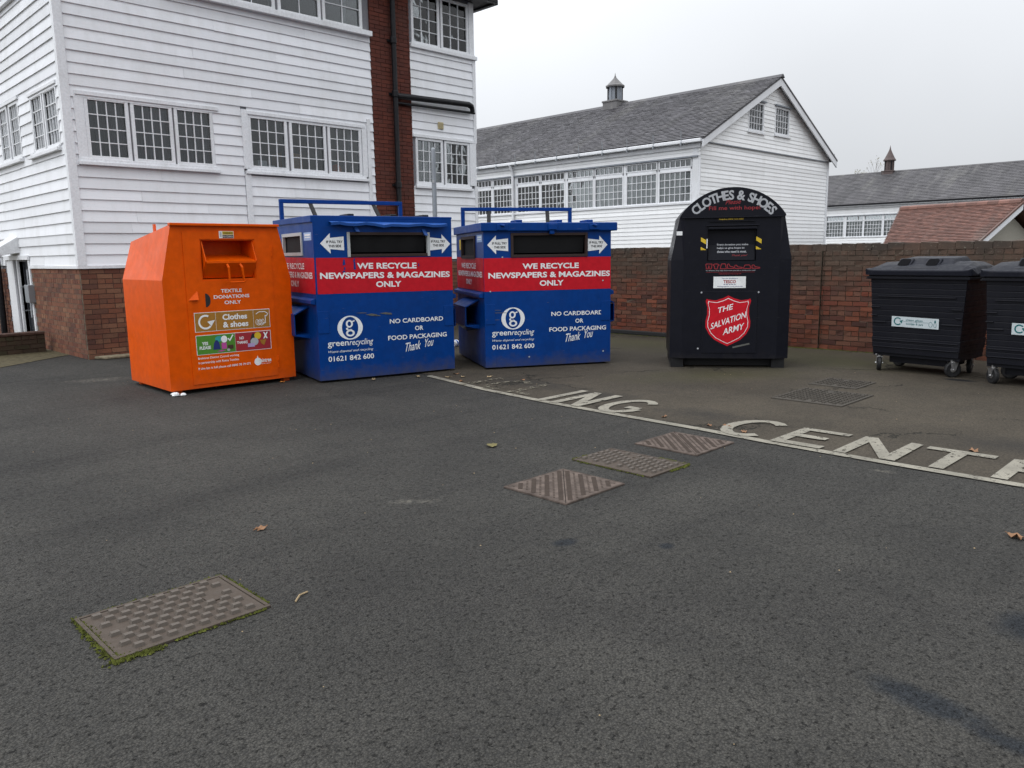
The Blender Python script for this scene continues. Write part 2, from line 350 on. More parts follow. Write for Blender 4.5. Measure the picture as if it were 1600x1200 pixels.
# ------------------------------------------------------------------ lettering (flat print), cached per word
_tx = {}
def text_mesh(s, bold=0., shear=0.):
    k = (s, bold, shear)
    if k not in _tx:
        c = bpy.data.curves.new('lettering', 'FONT'); c.body = s; c.size = 1; c.resolution_u = 3; c.offset = bold; c.shear = shear; c.fill_mode = 'BOTH'
        o = bpy.data.objects.new('lettering', c); COL.objects.link(o)
        me = bpy.data.meshes.new_from_object(o.evaluated_get(bpy.context.evaluated_depsgraph_get()))
        bpy.data.objects.remove(o); bpy.data.curves.remove(c)
        v = np.empty(len(me.vertices) * 3); me.vertices.foreach_get('co', v); v = v.reshape(-1, 3)
        fs = [tuple(p.vertices) for p in me.polygons]; bpy.data.meshes.remove(me)
        lo, hi = v.min(0), v.max(0); _tx[k] = ((v - lo) / np.maximum(hi - lo, 1e-6), fs, (hi - lo)[0] / max((hi - lo)[1], 1e-6))
    return _tx[k]
def put_text(mb, s, fn, x0, x1, z0, z1, bold=.018, shear=0., m=0, tilt=0., split=True):
    """fit a word into the rectangle x0..x1, z0..z1; fn maps (x, z) to 3-D; tilt = rise per unit of x"""
    v, fs, _ = text_mesh(s, bold, shear); keep = mb.gid; mb.tg = getattr(mb, 'tg', 1000) + 1; mb.gid = mb.tg if split else keep
    mb.add([fn(x0 + p[0] * (x1 - x0), z0 + p[1] * (z1 - z0) + tilt * (x0 + p[0] * (x1 - x0) - (x0 + x1) / 2)) for p in v], fs, m); mb.gid = keep
def front(y): return lambda x, z: (x, y, z)
def flat2(mb, pts, fn, m=0): mb.poly([fn(*p) for p in pts], m)
def ring(mb, cx, cz, ro, ri, fn, m=0, a0=0, a1=360, n=40, io=(0, 0)):
    """ring or arc; ro / ri are (rx, rz) pairs; io shifts the inner outline"""
    def pt(r, a, o=(0, 0)): return fn(cx + o[0] + r[0] * math.cos(math.radians(a)), cz + o[1] + r[1] * math.sin(math.radians(a)))
    for i in range(n):
        a, b = a0 + (a1 - a0) * i / n, a0 + (a1 - a0) * (i + 1) / n
        mb.add([pt(ro, a), pt(ri, a, io), pt(ri, b, io), pt(ro, b)], [(0, 1, 2, 3)], m)
def disc(mb, cx, cz, rx, rz, fn, m=0, a0=0, a1=360, n=28):
    mb.poly([fn(cx + rx * math.cos(math.radians(a0 + (a1 - a0) * i / n)), cz + rz * math.sin(math.radians(a0 + (a1 - a0) * i / n))) for i in range(n if a1 - a0 == 360 else n + 1)], m)

# ------------------------------------------------------------------ building helpers
def cells(x0, x1, z0, z1, holes):
    xs = sorted({x0, x1, *[min(max(h[i], x0), x1) for h in holes for i in (0, 1)]}); zs = sorted({z0, z1, *[min(max(h[i], z0), z1) for h in holes for i in (2, 3)]})
    for a, b in zip(xs[:-1], xs[1:]):
        for c, d in zip(zs[:-1], zs[1:]):
            if b - a > 1e-4 and d - c > 1e-4 and not any(h[0] - 1e-4 <= a and b <= h[1] + 1e-4 and h[2] - 1e-4 <= c and d <= h[3] + 1e-4 for h in holes): yield a, b, c, d
class Face:
    """a vertical face of a building: x runs along it (left to right seen from outside), -y points outwards"""
    def __init__(s, root, o, rz): s.root = root; s.o = Vector(o); s.rz = rz; s.M = Matrix.Rotation(rz, 3, 'Z')
    def at(s, x, y, z): return s.o + s.M @ Vector((x, y, z))
    def wall(s, name, mat, x0, x1, z0, z1, holes, t=.12):
        m = MB()
        for a, b, c, d in cells(x0, x1, z0, z1, holes): m.box(a, b, 0, t, c, d)
        return m.build(name, mat, s.root, s.o, s.rz)
    def part(s, mb, name, mat, parent=None, bevel=0.):
        return mb.build(name, mat, parent or s.root, s.o if parent is None else (0, 0, 0), s.rz if parent is None else 0, bevel)
_bd = {}
def board_mesh(mat, pitch, lip):
    k = (mat, pitch, lip)
    if k not in _bd:
        m = MB(); m.hexa([(0, -lip, 0), (1, -lip, 0), (1, 0, 0), (0, 0, 0), (0, -.010, pitch + .012), (1, -.010, pitch + .012), (1, 0, pitch + .012), (0, 0, pitch + .012)])
        _bd[k] = m.mesh('weatherboard', mat)
    return _bd[k]
def boards(F, mat, x0, x1, z0, z1, pitch, holes, lip=.032, joint=.2, clip=None, y=0., jit=1.):
    me = board_mesh(mat, pitch, lip); n = int(round((z1 - z0) / pitch)); p = (z1 - z0) / n
    for r in range(n):
        z = z0 + r * p; zz = z + p * .5; iv = [(x0, x1)]
        if clip: iv = [clip(z + p * .35)]
        for h in holes:
            if h[2] < zz < h[3]:
                iv = [q for a, b in iv for q in ((a, min(b, h[0])), (max(a, h[1]), b)) if q[1] - q[0] > .03]
        for a, b in iv:
            cut = [a, b]
            if b - a > 2.2 and rnd() < joint * 4: cut = [a, a + (b - a) * ru(.25, .75), b]
            for c, d in zip(cut[:-1], cut[1:]):
                o = place('weatherboard', me, F.root, F.at(c + .001, y - ru(0, .004) * jit, z + ru(-.004, .004) * jit), F.rz)
                o.scale = (d - c - .002, 1, p / pitch); o.rotation_euler = (0, ru(-.0016, .0016) * jit, F.rz)
_pane = None
def window(F, x0, x1, z0, z1, cols, rows, rec=.008, bar=.014, casing=.05, top=None, name='window'):
    """one sash: frame, glazing bars, one pane object per light. x0..x1, z0..z1 = glazed area"""
    global _pane
    if _pane is None: _pane = MB().box(0, 1, -.002, .002, 0, 1).mesh('pane', 'glass')
    c = casing; w, h = x1 - x0, z1 - z0; m = MB(); y0, y1 = -.030 + 0, .118
    m.box(-c, 0, y0, y1, -c, h + c); m.box(w, w + c, y0, y1, -c, h + c); m.box(0, w, y0, y1, -c, 0); m.box(0, w, y0, y1, h, h + c)
    fr = m.build(name, 'trim', F.root, F.at(x0, 0, z0), F.rz, .004, seg=1)
    m = MB(); px, pz = w / cols, h / rows
    for i in range(1, cols): m.box(px * i - bar / 2, px * i + bar / 2, rec - .022, rec + .012, 0, h)
    for j in range(1, rows):
        for i in range(cols): m.box(px * i + (bar / 2 if i else 0), px * (i + 1) - (bar / 2 if i < cols - 1 else 0), rec - .020, rec + .010, pz * j - bar / 2, pz * j + bar / 2)
    kind(m.build('glazing_bars', 'bars', fr), 'stuff')
    for i in range(cols):
        for j in range(rows):
            o = place('pane', _pane, fr, (px * i, rec + ru(-.0015, .0015), pz * j)); o.scale = (px, 1, pz); o.rotation_euler = (ru(-.014, .014), 0, ru(-.02, .02))
    return fr
def bricks(F, parent, mat, mort, x0, x1, z0, z1, holes=(), nparts=100, rank=None, proud=.012, course=.075, length=.225, bond=.5, wob=.004, back=True, flush=0., jut=.005):
    n = max(1, int(round((z1 - z0) / course))); ch = (z1 - z0) / n; out = []
    for r in range(n):
        za = z0 + r * ch; head = (r % 4 == 3); ln = length / 2 if head else length; x = x0 - (length * bond * (r % 2)) * (0 if head else 1)
        while x < x1 - .01:
            a, b = max(x, x0), min(x + ln, x1); x += ln
            if b - a < .03 or any(a < h[1] and b > h[0] and za < h[3] - .01 and za + ch > h[2] + .01 for h in holes): continue
            out.append((a, b, za, za + ch))
    out.sort(key=rank or (lambda q: -q[2])); var = []
    for i in range(5):
        m = MB(); j = lambda: ru(-wob, wob)
        m.hexa([(0, -proud + j(), j()), (1, -proud + j(), j()), (1, .03, 0), (0, .03, 0), (0, -proud + j(), 1 + j()), (1, -proud + j(), 1 + j()), (1, .03, 1), (0, .03, 1)]); var.append(m.mesh('brick', mat))
    J = .010; rest = MB()
    for i, (a, b, c, d) in enumerate(out):
        dy = ru(-jut, jut) + flush
        if i < nparts:
            o = place('brick', random.choice(var), parent, F.at(a + J / 2, dy, c + J / 2) - (parent.location if parent is not F.root else Vector()), F.rz); o.scale = (b - a - J, 1, d - c - J)
        else:
            j = lambda: ru(-wob, wob); y = -proud + dy
            rest.hexa([(a + J / 2, y + j(), c + J / 2), (b - J / 2, y + j(), c + J / 2), (b - J / 2, .03, c + J / 2), (a + J / 2, .03, c + J / 2), (a + J / 2, y + j(), d - J / 2), (b - J / 2, y + j(), d - J / 2), (b - J / 2, .03, d - J / 2), (a + J / 2, .03, d - J / 2)])
    if rest.v:
        o = rest.build('brickwork', mat, parent, F.o - (parent.location if parent is not F.root else Vector()), F.rz); kind(o, 'stuff')
    if back:
        m = MB()
        for a, b, c, d in cells(x0, x1, z0, z1, list(holes)): m.box(a, b, flush, flush + .1, c, d)
        m.build('mortar', mort, parent, F.o - (parent.location if parent is not F.root else Vector()), F.rz)
def pieces(name, mat, parent, o, ux, uy, nrm, w, h, pw, ph, th=.008, lift=.018, jit=.004, clip=None, kindof='stuff'):
    """rows of overlapping slates / tiles on a plane: o = lower left, ux along the eaves, uy up the slope"""
    m = MB(); o, ux, uy, nrm = map(Vector, (o, ux, uy, nrm)); rows = int(h / ph) + 1
    for r in range(rows):
        y0 = r * ph; y1 = min(y0 + ph * 1.12, h)
        x = -(pw / 2 if r % 2 else 0)
        while x < w:
            a, b = max(x, 0) + .002, min(x + pw, w) - .002; x += pw
            if b - a < .03: continue
            if clip:
                lo, hi = clip((y0 + y1) / 2); a, b = max(a, lo), min(b, hi)
                if b - a < .03: continue
            l0 = lift + ru(-jit, jit); l1 = .004; yy = y0 + ru(-jit, jit)
            P = lambda X, Y, Z: o + ux * X + uy * Y + nrm * Z
            m.add([P(a, yy, l0), P(b, yy, l0 + ru(-jit, jit) * .5), P(b, y1, l1), P(a, y1, l1), P(a, yy, l0 - th), P(b, yy, l0 - th)], [(0, 1, 2, 3), (4, 5, 1, 0)])
    return kind(m.build(name, mat, parent), kindof)

# ------------------------------------------------------------------ the weatherboarded mill on the left
XA, YA, XE, DA, HA = 3.882, 13.086, 11.98, 9.0, 6.95
mill = thing('mill_building', 'tall white weatherboarded mill on a brick plinth with a brick chimney breast', 'building', (XA, YA, 0))
FR = Face(mill, (0, 0, 0), 0)                    # the long front
FL = Face(mill, (0, DA, 0), -math.pi / 2)        # the left flank (x runs from the back corner to the front corner)
FE = Face(mill, (XE - XA, 0, 0), math.pi / 2)    # the right end
FB = Face(mill, (XE - XA, DA, 0), math.pi)
LX = XE - XA; PZ = 1.43                           # plinth top
def gx(x): return x - XA
def ly(y): return DA - (y - YA)
G1 = [(gx(4.19), gx(4.717)), (gx(4.852), gx(5.383)), (gx(5.517), gx(6.05))]
G2 = [(gx(6.772), gx(7.405)), (gx(7.553), gx(8.194)), (gx(8.336), gx(8.969))]
G3 = [(gx(10.389), gx(11.002)), (gx(11.15), gx(11.743))]
U1 = [(gx(5.68), gx(6.415)), (gx(6.57), gx(7.305)), (gx(7.474), gx(8.209)), (gx(8.361), gx(9.10))]
U2 = [(gx(10.377), gx(10.995)), (gx(11.138), gx(11.787))]
S1 = [(ly(13.957), ly(13.38)), (ly(14.646), ly(14.115))]
S2 = [(ly(15.946), ly(15.45)), (ly(16.64), ly(16.16))]
CH0, CH1 = gx(9.31), gx(10.255)
hR = [(a, b, 3.06, 3.862) for a, b in G1] + [(a, b, 3.083, 3.872) for a, b in G2] + [(a, b, 3.012, 3.828) for a, b in G3] + [(a, b, 5.76, 6.66) for a, b in U1] + [(a, b, 5.735, 6.64) for a, b in U2]
hL = [(a, b, 3.262, 4.03) for a, b in S1] + [(a, b, 3.283, 4.095) for a, b in S2] + [(ly(16.5), ly(14.9), 5.74, 6.6)]
door = (ly(16.51), ly(15.80), 0., 1.525)
E1 = [(.35, 1.15), (1.3, 2.1)]; hE = [(a, b, z0, z1) for a, b in E1 for z0, z1 in ((3.05, 3.95), (5.75, 6.7))]
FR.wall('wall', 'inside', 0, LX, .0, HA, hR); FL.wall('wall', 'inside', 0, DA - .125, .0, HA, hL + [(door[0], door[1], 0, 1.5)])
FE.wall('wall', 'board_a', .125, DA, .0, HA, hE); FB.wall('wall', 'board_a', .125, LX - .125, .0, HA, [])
m = MB()
for z in (2.3, 4.95): m.box(.13, LX - .13, .13, DA - .13, z, z + .15)
m.build('floor_slab', 'inside', mill)
m = MB(); m.box(.13, LX - .13, .13, DA - .13, 6.78, 6.93); m.build('ceiling', 'ceil', mill)
m = MB(); m.box(CH0 - .5, CH0 - .4, .13, DA - .13, 2.46, 4.94); m.box(CH0 - .5, CH0 - .4, .13, DA - .13, 5.11, 6.77); m.box(.13, CH0 - .52, 3.2, 3.3, 2.46, 4.94); m.build('partition', 'inside', mill)
# front windows
for a, b, z0, z1 in hR[:3]: window(FR, a, b, z0, z1, 4, 4, casing=.052)
for a, b, z0, z1 in hR[3:6]: window(FR, a, b, z0, z1, 4, 4, casing=.052)
for a, b, z0, z1 in hR[6:8]: window(FR, a, b, z0, z1, 4, 4, casing=.052)
for a, b, z0, z1 in hR[8:12]: window(FR, a, b, z0, z1, 2, 3, casing=.058)
for a, b, z0, z1 in hR[12:]: window(FR, a, b, z0, z1, 3, 4, casing=.055)
for a, b, z0, z1 in hL[:4]: window(FL, a, b, z0, z1, 4, 4, casing=.05)
window(FL, *hL[4], 4, 3, casing=.06)
for a, b, z0, z1 in hE: window(FE, a, b, z0, z1, 3, 4, casing=.05)
def trimbox(F, name, *bx):
    m = MB()
    for x0, x1, y0, y1, z0, z1 in bx: m.box(x0, x1, y0, y1, z0, z1)
    return F.part(m, name, 'trim', bevel=.004)
# sills, heads and mullions
for x0, x1, z, sl in ((gx(3.99), gx(6.16), 2.915, .05), (gx(6.62), gx(9.125), 2.935, .05), (gx(10.29), gx(11.86), 2.875, .05), (gx(5.5), CH0 - .005, 5.61, .09), (CH1 + .005, LX + .05, 5.60, .07)):
    trimbox(FR, 'sill', (x0, x1, -.085 if sl < .08 else -.13, -.002, z, z + sl), (x0 + .03, x1 - .03, -.05, -.002, z + sl, z + (.10 if sl < .08 else .105)))
for x0, x1, z in ((ly(14.92), ly(13.33), 3.135), (ly(17.1), ly(15.37), 3.155), (ly(16.7), ly(14.7), 5.60)):
    trimbox(FL, 'sill', (x0, x1, -.09, -.002, z, z + .05), (x0 + .03, x1 - .03, -.05, -.002, z + .05, z + .085))
for x0, x1, z in ((gx(4.02), gx(6.20), 3.918), (gx(6.67), gx(9.10), 3.926), (CH1 + .02, gx(11.90), 3.884)):
    trimbox(FR, 'window_head', (x0, x1, -.052, -.002, z, z + .06))
for x0, x1, z in ((ly(14.75), ly(13.28), 4.082), (ly(16.75), ly(15.35), 4.147)):
    trimbox(FL, 'window_head', (x0, x1, -.052, -.002, z, z + .05))
trimbox(FR, 'cover_panel', (gx(4.0), gx(4.136), -.034, -.002, 2.97, 3.915))
trimbox(FR, 'cover_strip', (gx(6.605), gx(6.71), -.05, -.002, 1.5, 2.93), (gx(6.60), gx(6.715), -.05, -.002, 3.02, 4.0))
trimbox(FR, 'cover_strip', (gx(9.03), gx(9.14), -.045, -.002, 3.02, 3.925), (gx(9.15), gx(9.225), -.048, -.002, 1.5, 4.11))
trimbox(FR, 'cover_strip', (gx(11.80), LX - .0, -.045, -.002, 2.99, 3.88)); trimbox(FR, 'cover_strip', (gx(11.845), LX, -.045, -.002, 5.70, 6.74))
# corner boards
trimbox(FR, 'corner_board', (-.05, .075, -.05, -.002, PZ - .01, HA)); trimbox(FR, 'corner_board', (LX - .05, LX + .03, -.042, -.002, PZ, 2.985), (LX - .05, LX + .03, -.042, -.002, 3.885, 5.595))
m = MB(); m.box(-.05, -.002, -.002, .05, PZ - .01, HA); m.build('corner_board', 'trim', mill)
# weatherboards, one object each
bh = [(G1[0][0] - .19, G1[2][1] + .052, 2.97, 3.95), (gx(3.99), gx(6.16), 2.915, 2.97), (gx(6.60), gx(6.715), 1.4, 4.0), (gx(6.715), gx(9.03), 2.97, 3.95), (gx(9.03), gx(9.15), 2.98, 3.93), (gx(9.15), gx(9.225), 1.4, 4.11),
      (CH0, CH1, 0, 9), (CH1 + .0, LX, 2.93, 3.90), (gx(5.45), CH0, 5.66, 6.8), (CH1, LX, 5.66, 6.8)]
boards(FR, 'board_a', .075, LX - .05, PZ, PZ + 33 * .1635, .1635, bh)
bl = [(S1[1][0] - .06, S1[0][1] + .06, 3.18, 4.12), (S2[1][0] - .06, S2[0][1] + .06, 3.2, 4.17), (ly(16.9), ly(14.8), 5.66, 6.65), (door[0] - .85, door[1] + .10, 0, 1.62)]
boards(FL, 'board_a', 2.0, DA - .05, PZ, PZ + 33 * .1635, .1635, bl)
boards(FE, 'board_a', .05, DA, PZ, PZ + 33 * .1635, .1635, [(.2, 2.25, 2.95, 4.0), (.2, 2.25, 5.6, 6.8)], joint=0)
trimbox(FR, 'drip_board', (-.06, CH0, -.05, -.002, PZ - .05, PZ)); trimbox(FL, 'drip_board', (door[1] + .1, DA + .0, -.05, -.002, PZ - .05, PZ - .002))
# curtains and things behind the panes
def drape(F, x0, x1, z0, z1, mat, y=.16, n=26, amp=.02):
    m = MB(); vs = []
    for i in range(n + 1):
        x = x0 + (x1 - x0) * i / n; yy = y + amp * math.sin(i * 2.1) + ru(-.008, .008); vs += [(x, yy, z0), (x, yy + .01, z1)]
    m.add(vs, [(2 * i, 2 * i + 2, 2 * i + 3, 2 * i + 1) for i in range(n)]); return F.part(m, 'curtain', mat)
for a, b in G1: drape(FR, a + .004, b - .004, 3.065, 3.858, 'curtain_reflect', .075, 26, .014)  # dark curtains with tree reflections painted into the pattern
for q in (S1, S2):
    for a, b in q: drape(FL, a + .004, b - .004, 3.29 + .12 * rnd(), 4.025 if q is S1 else 4.09, 'net', .06, 26, .012)
MAT['card'] = plain('brown_cardboard', (.36, .22, .12), .8); MAT['orange_toy'] = plain('orange_plastic', (.6, .12, .04), .5); MAT['paper'] = plain('white_paper', (.7, .72, .75), .8)
m = MB(); m.box(gx(7.55), gx(7.95), .35, .75, 2.5, 3.40); tag(m.build('cardboard_box', 'card', None, (XA, YA, 0)), 'brown cardboard box standing behind a mill window', 'box')
m = MB(); m.lathe([(.02, 0), (.075, .02), (.10, .09), (.07, .17), (.02, .19)], 14, (gx(8.62), .26, 3.06)); tag(m.build('ornament', 'orange_toy', None, (XA, YA, 0), smooth=True), 'orange rounded ornament on the sill behind a mill window', 'ornament')
m = MB(); m.box(gx(6.95), gx(7.12), .14, .4, 3.02, 3.20); m.box(gx(7.15), gx(7.3), .18, .4, 3.02, 3.13); tag(m.build('papers', 'paper', None, (XA, YA, 0)), 'stack of white papers on a mill window sill', 'papers')
m = MB(); m.box(.2, LX - .2, .13, .5, 2.96, 3.0); m.build('window_board', 'trim', mill)
# chimney breast and plinth
chim = MB().box(CH0 + .01, CH1 - .01, -.03, .0, 0, HA + .0).build('chimney_breast', 'mortar_dark', mill)
bricks(FR, chim, 'brick_stack', 'mortar_dark', CH0, CH1, 0, HA + 2.6, nparts=100, rank=lambda q: abs(q[2] - 4.5), proud=.006, back=False, flush=-.034, wob=.002)
pl = MB().box(.0, LX, -.0195, .0, 0, PZ - .05).build('plinth', 'mortar_dark', mill)
bricks(FR, pl, 'brick_mill', 'mortar_dark', -.02, CH0 - .01, 0, PZ - .052, nparts=95, rank=lambda q: q[0], proud=.012, flush=-.012, back=False, jut=.0015, wob=.0015)
bricks(FR, pl, 'brick_mill', 'mortar_dark', CH1 + .01, LX, 0, PZ - .052, nparts=0, proud=.012, flush=-.012, back=False, jut=.0015, wob=.0015)
bricks(FL, pl, 'brick_mill', 'mortar_dark', 2.0, DA - .0, 0, PZ - .052, [(door[0] - .82, door[1] + .09, -1, 1.6)], nparts=205, rank=lambda q: -q[0], proud=.012, flush=-.012, back=False, jut=.0015, wob=.0015)
m = MB(); m.box(-.0195, -.004, -.004, DA - door[1] - .1, 0, PZ - .052); m.build('mortar', 'mortar', mill)
# pipes on the chimney breast
m = MB(); m.tube([(gx(9.80), -.125, 6.95), (gx(9.785), -.125, 0)], .05, 14)
for z in (1.0, 2.9, 4.63, 5.62): m.lathe([(.062, z - .06), (.066, z - .05), (.066, z + .05), (.062, z + .06)], 14, (gx(9.79), -.125, 0)); m.box(gx(9.79) - .09, gx(9.79) + .09, -.07, -.03, z - .02, z + .02)
m.build('drainpipe', 'gutter', mill, smooth=False)
m = MB(); m.tube([(gx(9.82), -.135, 4.60), (gx(11.70), -.135, 4.655), (gx(11.80), -.13, 4.62)], .058, 14); m.tube([(gx(11.80), -.13, 4.62), (gx(11.83), -.12, 4.52)], .05, 12)
m.tube([(gx(9.84), -.10, 4.475), (gx(11.9), -.10, 4.505)], .026, 10)
m.build('waste_pipe', 'gutter', mill)
m = MB(); m.box(gx(10.93), gx(11.07), -.05, -.02, 4.095, 4.235); v = m.build('vent', 'tan', mill, bevel=.004)
m = MB()
for k in range(4): m.box(gx(10.945), gx(11.055), -.056, -.049, 4.115 + .028 * k, 4.130 + .028 * k)
m.build('vent_slats', 'tan', v)
# door, hood lamp, meter box, left drainpipe on the flank
MAT['door'] = paint('dark_grey_door', (.022, .026, .032), .3, .5); MAT['steel'] = plain('brushed_steel', (.5, .52, .55), .35, .5, .8)
m = MB(); x0, x1 = door[0], door[1]; m.box(x0 - .78, x0 - .32, -.03, .02, 0, 1.56); m.box(x0 - .32, x0 - .05, .02, .06, 0, 1.56); m.box(x0 - .05, x0, -.04, .06, 0, 1.56); m.box(x1, x1 + .08, -.04, .06, 0, 1.56); m.box(x0 - .82, x1 + .09, -.06, .06, 1.53, 1.61)
FL.part(m, 'door_frame', 'trim', bevel=.004)
m = MB(); m.box(x0 + .005, x1 - .005, .06, .10, 0, 1.52); d = FL.part(m, 'door', 'door')
m = MB(); m.box(.12, x1 - x0 - .12, -.004, .0, .55, 1.38); m.build('door_glass', 'glass', d, (x0, .055, 0))
m = MB(); m.tube([(x0 + .06, .06, .62), (x0 + .06, -.03, .62), (x0 + .06, -.03, 1.05), (x0 + .06, .06, 1.05)], .011, 8); m.build('door_handle', 'steel', d)
m = MB()
for k in range(3): m.box(x0 + .2 + .17 * k, x0 + .29 + .17 * k, .045, .052, .5, 1.36)
m.build('blind', 'steel', d)
m = MB(); m.prism([(-.002, 1.93), (-.02, 1.95), (-.42, 1.70), (-.42, 1.64), (-.30, 1.62), (-.002, 1.66)], 'x', ly(16.95), ly(16.30)); FL.part(m, 'lamp_hood', 'trim', bevel=.006)
m = MB(); m.box(ly(15.86), ly(15.62), -.12, -.0, .79, 1.10); FL.part(m, 'meter_box', 'galv', bevel=.008)
m = MB(); m.tube([(ly(17.62), -.10, 1.9), (ly(17.70), -.10, 0)], .055, 12); FL.part(m, 'drainpipe', 'gutter')
# roof and gutter
m = MB(); ov = .35; rz_ = 9.6
p = [(-ov, -ov, HA - .12), (LX + ov, -ov, HA - .12), (LX + ov, DA + ov, HA - .12), (-ov, DA + ov, HA - .12), (3.2, DA / 2, rz_), (LX - 3.2, DA / 2, rz_)]
m.add(p, [(0, 1, 5, 4), (1, 2, 5), (2, 3, 4, 5), (3, 0, 4)]); m.add([(x, y, z - .06) for x, y, z in p[:4]], [(3, 2, 1, 0)]); m.build('roof', 'slate', mill)
m = MB(); m.box(-ov, LX + ov, -ov - .09, -ov + .02, HA - .22, HA - .12); m.box(LX + ov - .02, LX + ov + .09, -ov, DA + ov, HA - .22, HA - .12); m.box(-ov - .09, -ov + .02, -ov, DA + ov, HA - .22, HA - .12); m.build('gutter', 'gutter', mill, bevel=.01)
m = MB(); m.tube([(LX + ov + .05, -ov - .02, HA - .1), (LX + ov + .13, -ov - .02, HA - .06), (LX + ov + .15, -ov - .02, HA + .06)], .008, 6); m.build('gutter_bracket', 'galv', mill)

# low walls and ground strip left of the mill
g = MB(); g.poly([(-1.5, 11.6, .006), (2.694, 13.12, .006), (3.765, 13.95, .006), (3.86, 14.0, .006), (3.86, 22, .006), (-6, 22, .006), (-6, 10, .006)]); kind(g.build('dirt_verge', 'earth', fix=True), 'structure')
g = MB(); g.prism([(3.93, 13.05), (4.05, 12.86), (5.9, 12.75), (9, 12.75), (9, 13.05)], 'z', .004, .05); kind(g.build('mortar_kerb', 'concrete', bevel=.015, fix=True), 'structure')
lw = thing('low_wall', 'low dark mossy brick wall in front of the mill side door', 'wall', (-1.8, 14.66, 0))
FW = Face(lw, (0, 0, 0), math.atan2(.20, 5.5)); 
MAT['brick_moss'] = brick_mat('mossy_brick', [(.045, .035, .024), (.06, .045, .028), (.035, .036, .018), (.07, .045, .03)])
bricks(FW, lw, 'brick_moss', 'mortar_dark', 2.5, 5.55, 0, .30, nparts=60, rank=lambda q: -q[0])
m = MB(); m.box(2.5, 5.55, -.03, .22, .30, .345); m.build('coping', 'mortar_dark', lw, rz=FW.rz, bevel=.012); m = MB(); m.box(2.5, 5.55, .05, .2, 0, .30); m.build('core', 'mortar_dark', lw, rz=FW.rz)
lw2 = thing('step_wall', 'red brick step wall behind the low mossy wall', 'wall', (2.0, 17.0, 0)); FW2 = Face(lw2, (0, 0, 0), 0)
bricks(FW2, lw2, 'brick_mill', 'mortar_dark', 0, 1.45, 0, .50, nparts=60); m = MB(); m.box(0, 1.45, -.02, .2, .502, .54); m.build('coping', 'mortar', lw2, bevel=.01)

# ------------------------------------------------------------------ the white wing behind the wall
def cupola(parent, c, w, h0, h1, hx, rot=math.pi / 4, capm='lead', drum='lead', hb=.55):
    """ridge ventilator: lead saddle, drum with posts, flared cap. c = ridge point"""
    k = MB(); k.box(-w * .72, w * .72, -w * .72, w * .72, -hb, h0); k.box(-w * .78, w * .78, -w * .78, w * .78, h0 - .05, h0 + .03)
    cu = k.build('cupola', capm, parent, c, 0, .02)
    k = MB(); n = 8; k.lathe([(w * .56, h0), (w * .56, h1)], n); k.build('drum', drum, cu)
    for i in range(n):
        a = 2 * math.pi * (i + .0) / n; q = MB(); q.box(-.035, .035, -.035, .035, h0, h1); q.build('post', 'gutter' if i % 2 else drum, cu, (w * .56 * math.cos(a), w * .56 * math.sin(a), 0), a)
    k = MB(); r = w * .56; k.lathe([(r * .9, h1 - .02), (r * 1.38, h1 - .06), (r * 1.42, h1), (r * 1.05, h1 + (hx - h1) * .18), (r * .95, h1 + (hx - h1) * .26), (r * .55, h1 + (hx - h1) * .52), (r * .2, h1 + (hx - h1) * .78), (.02, hx), (.005, hx + .1)], 10); k.build('cap', capm, cu)
    return cu
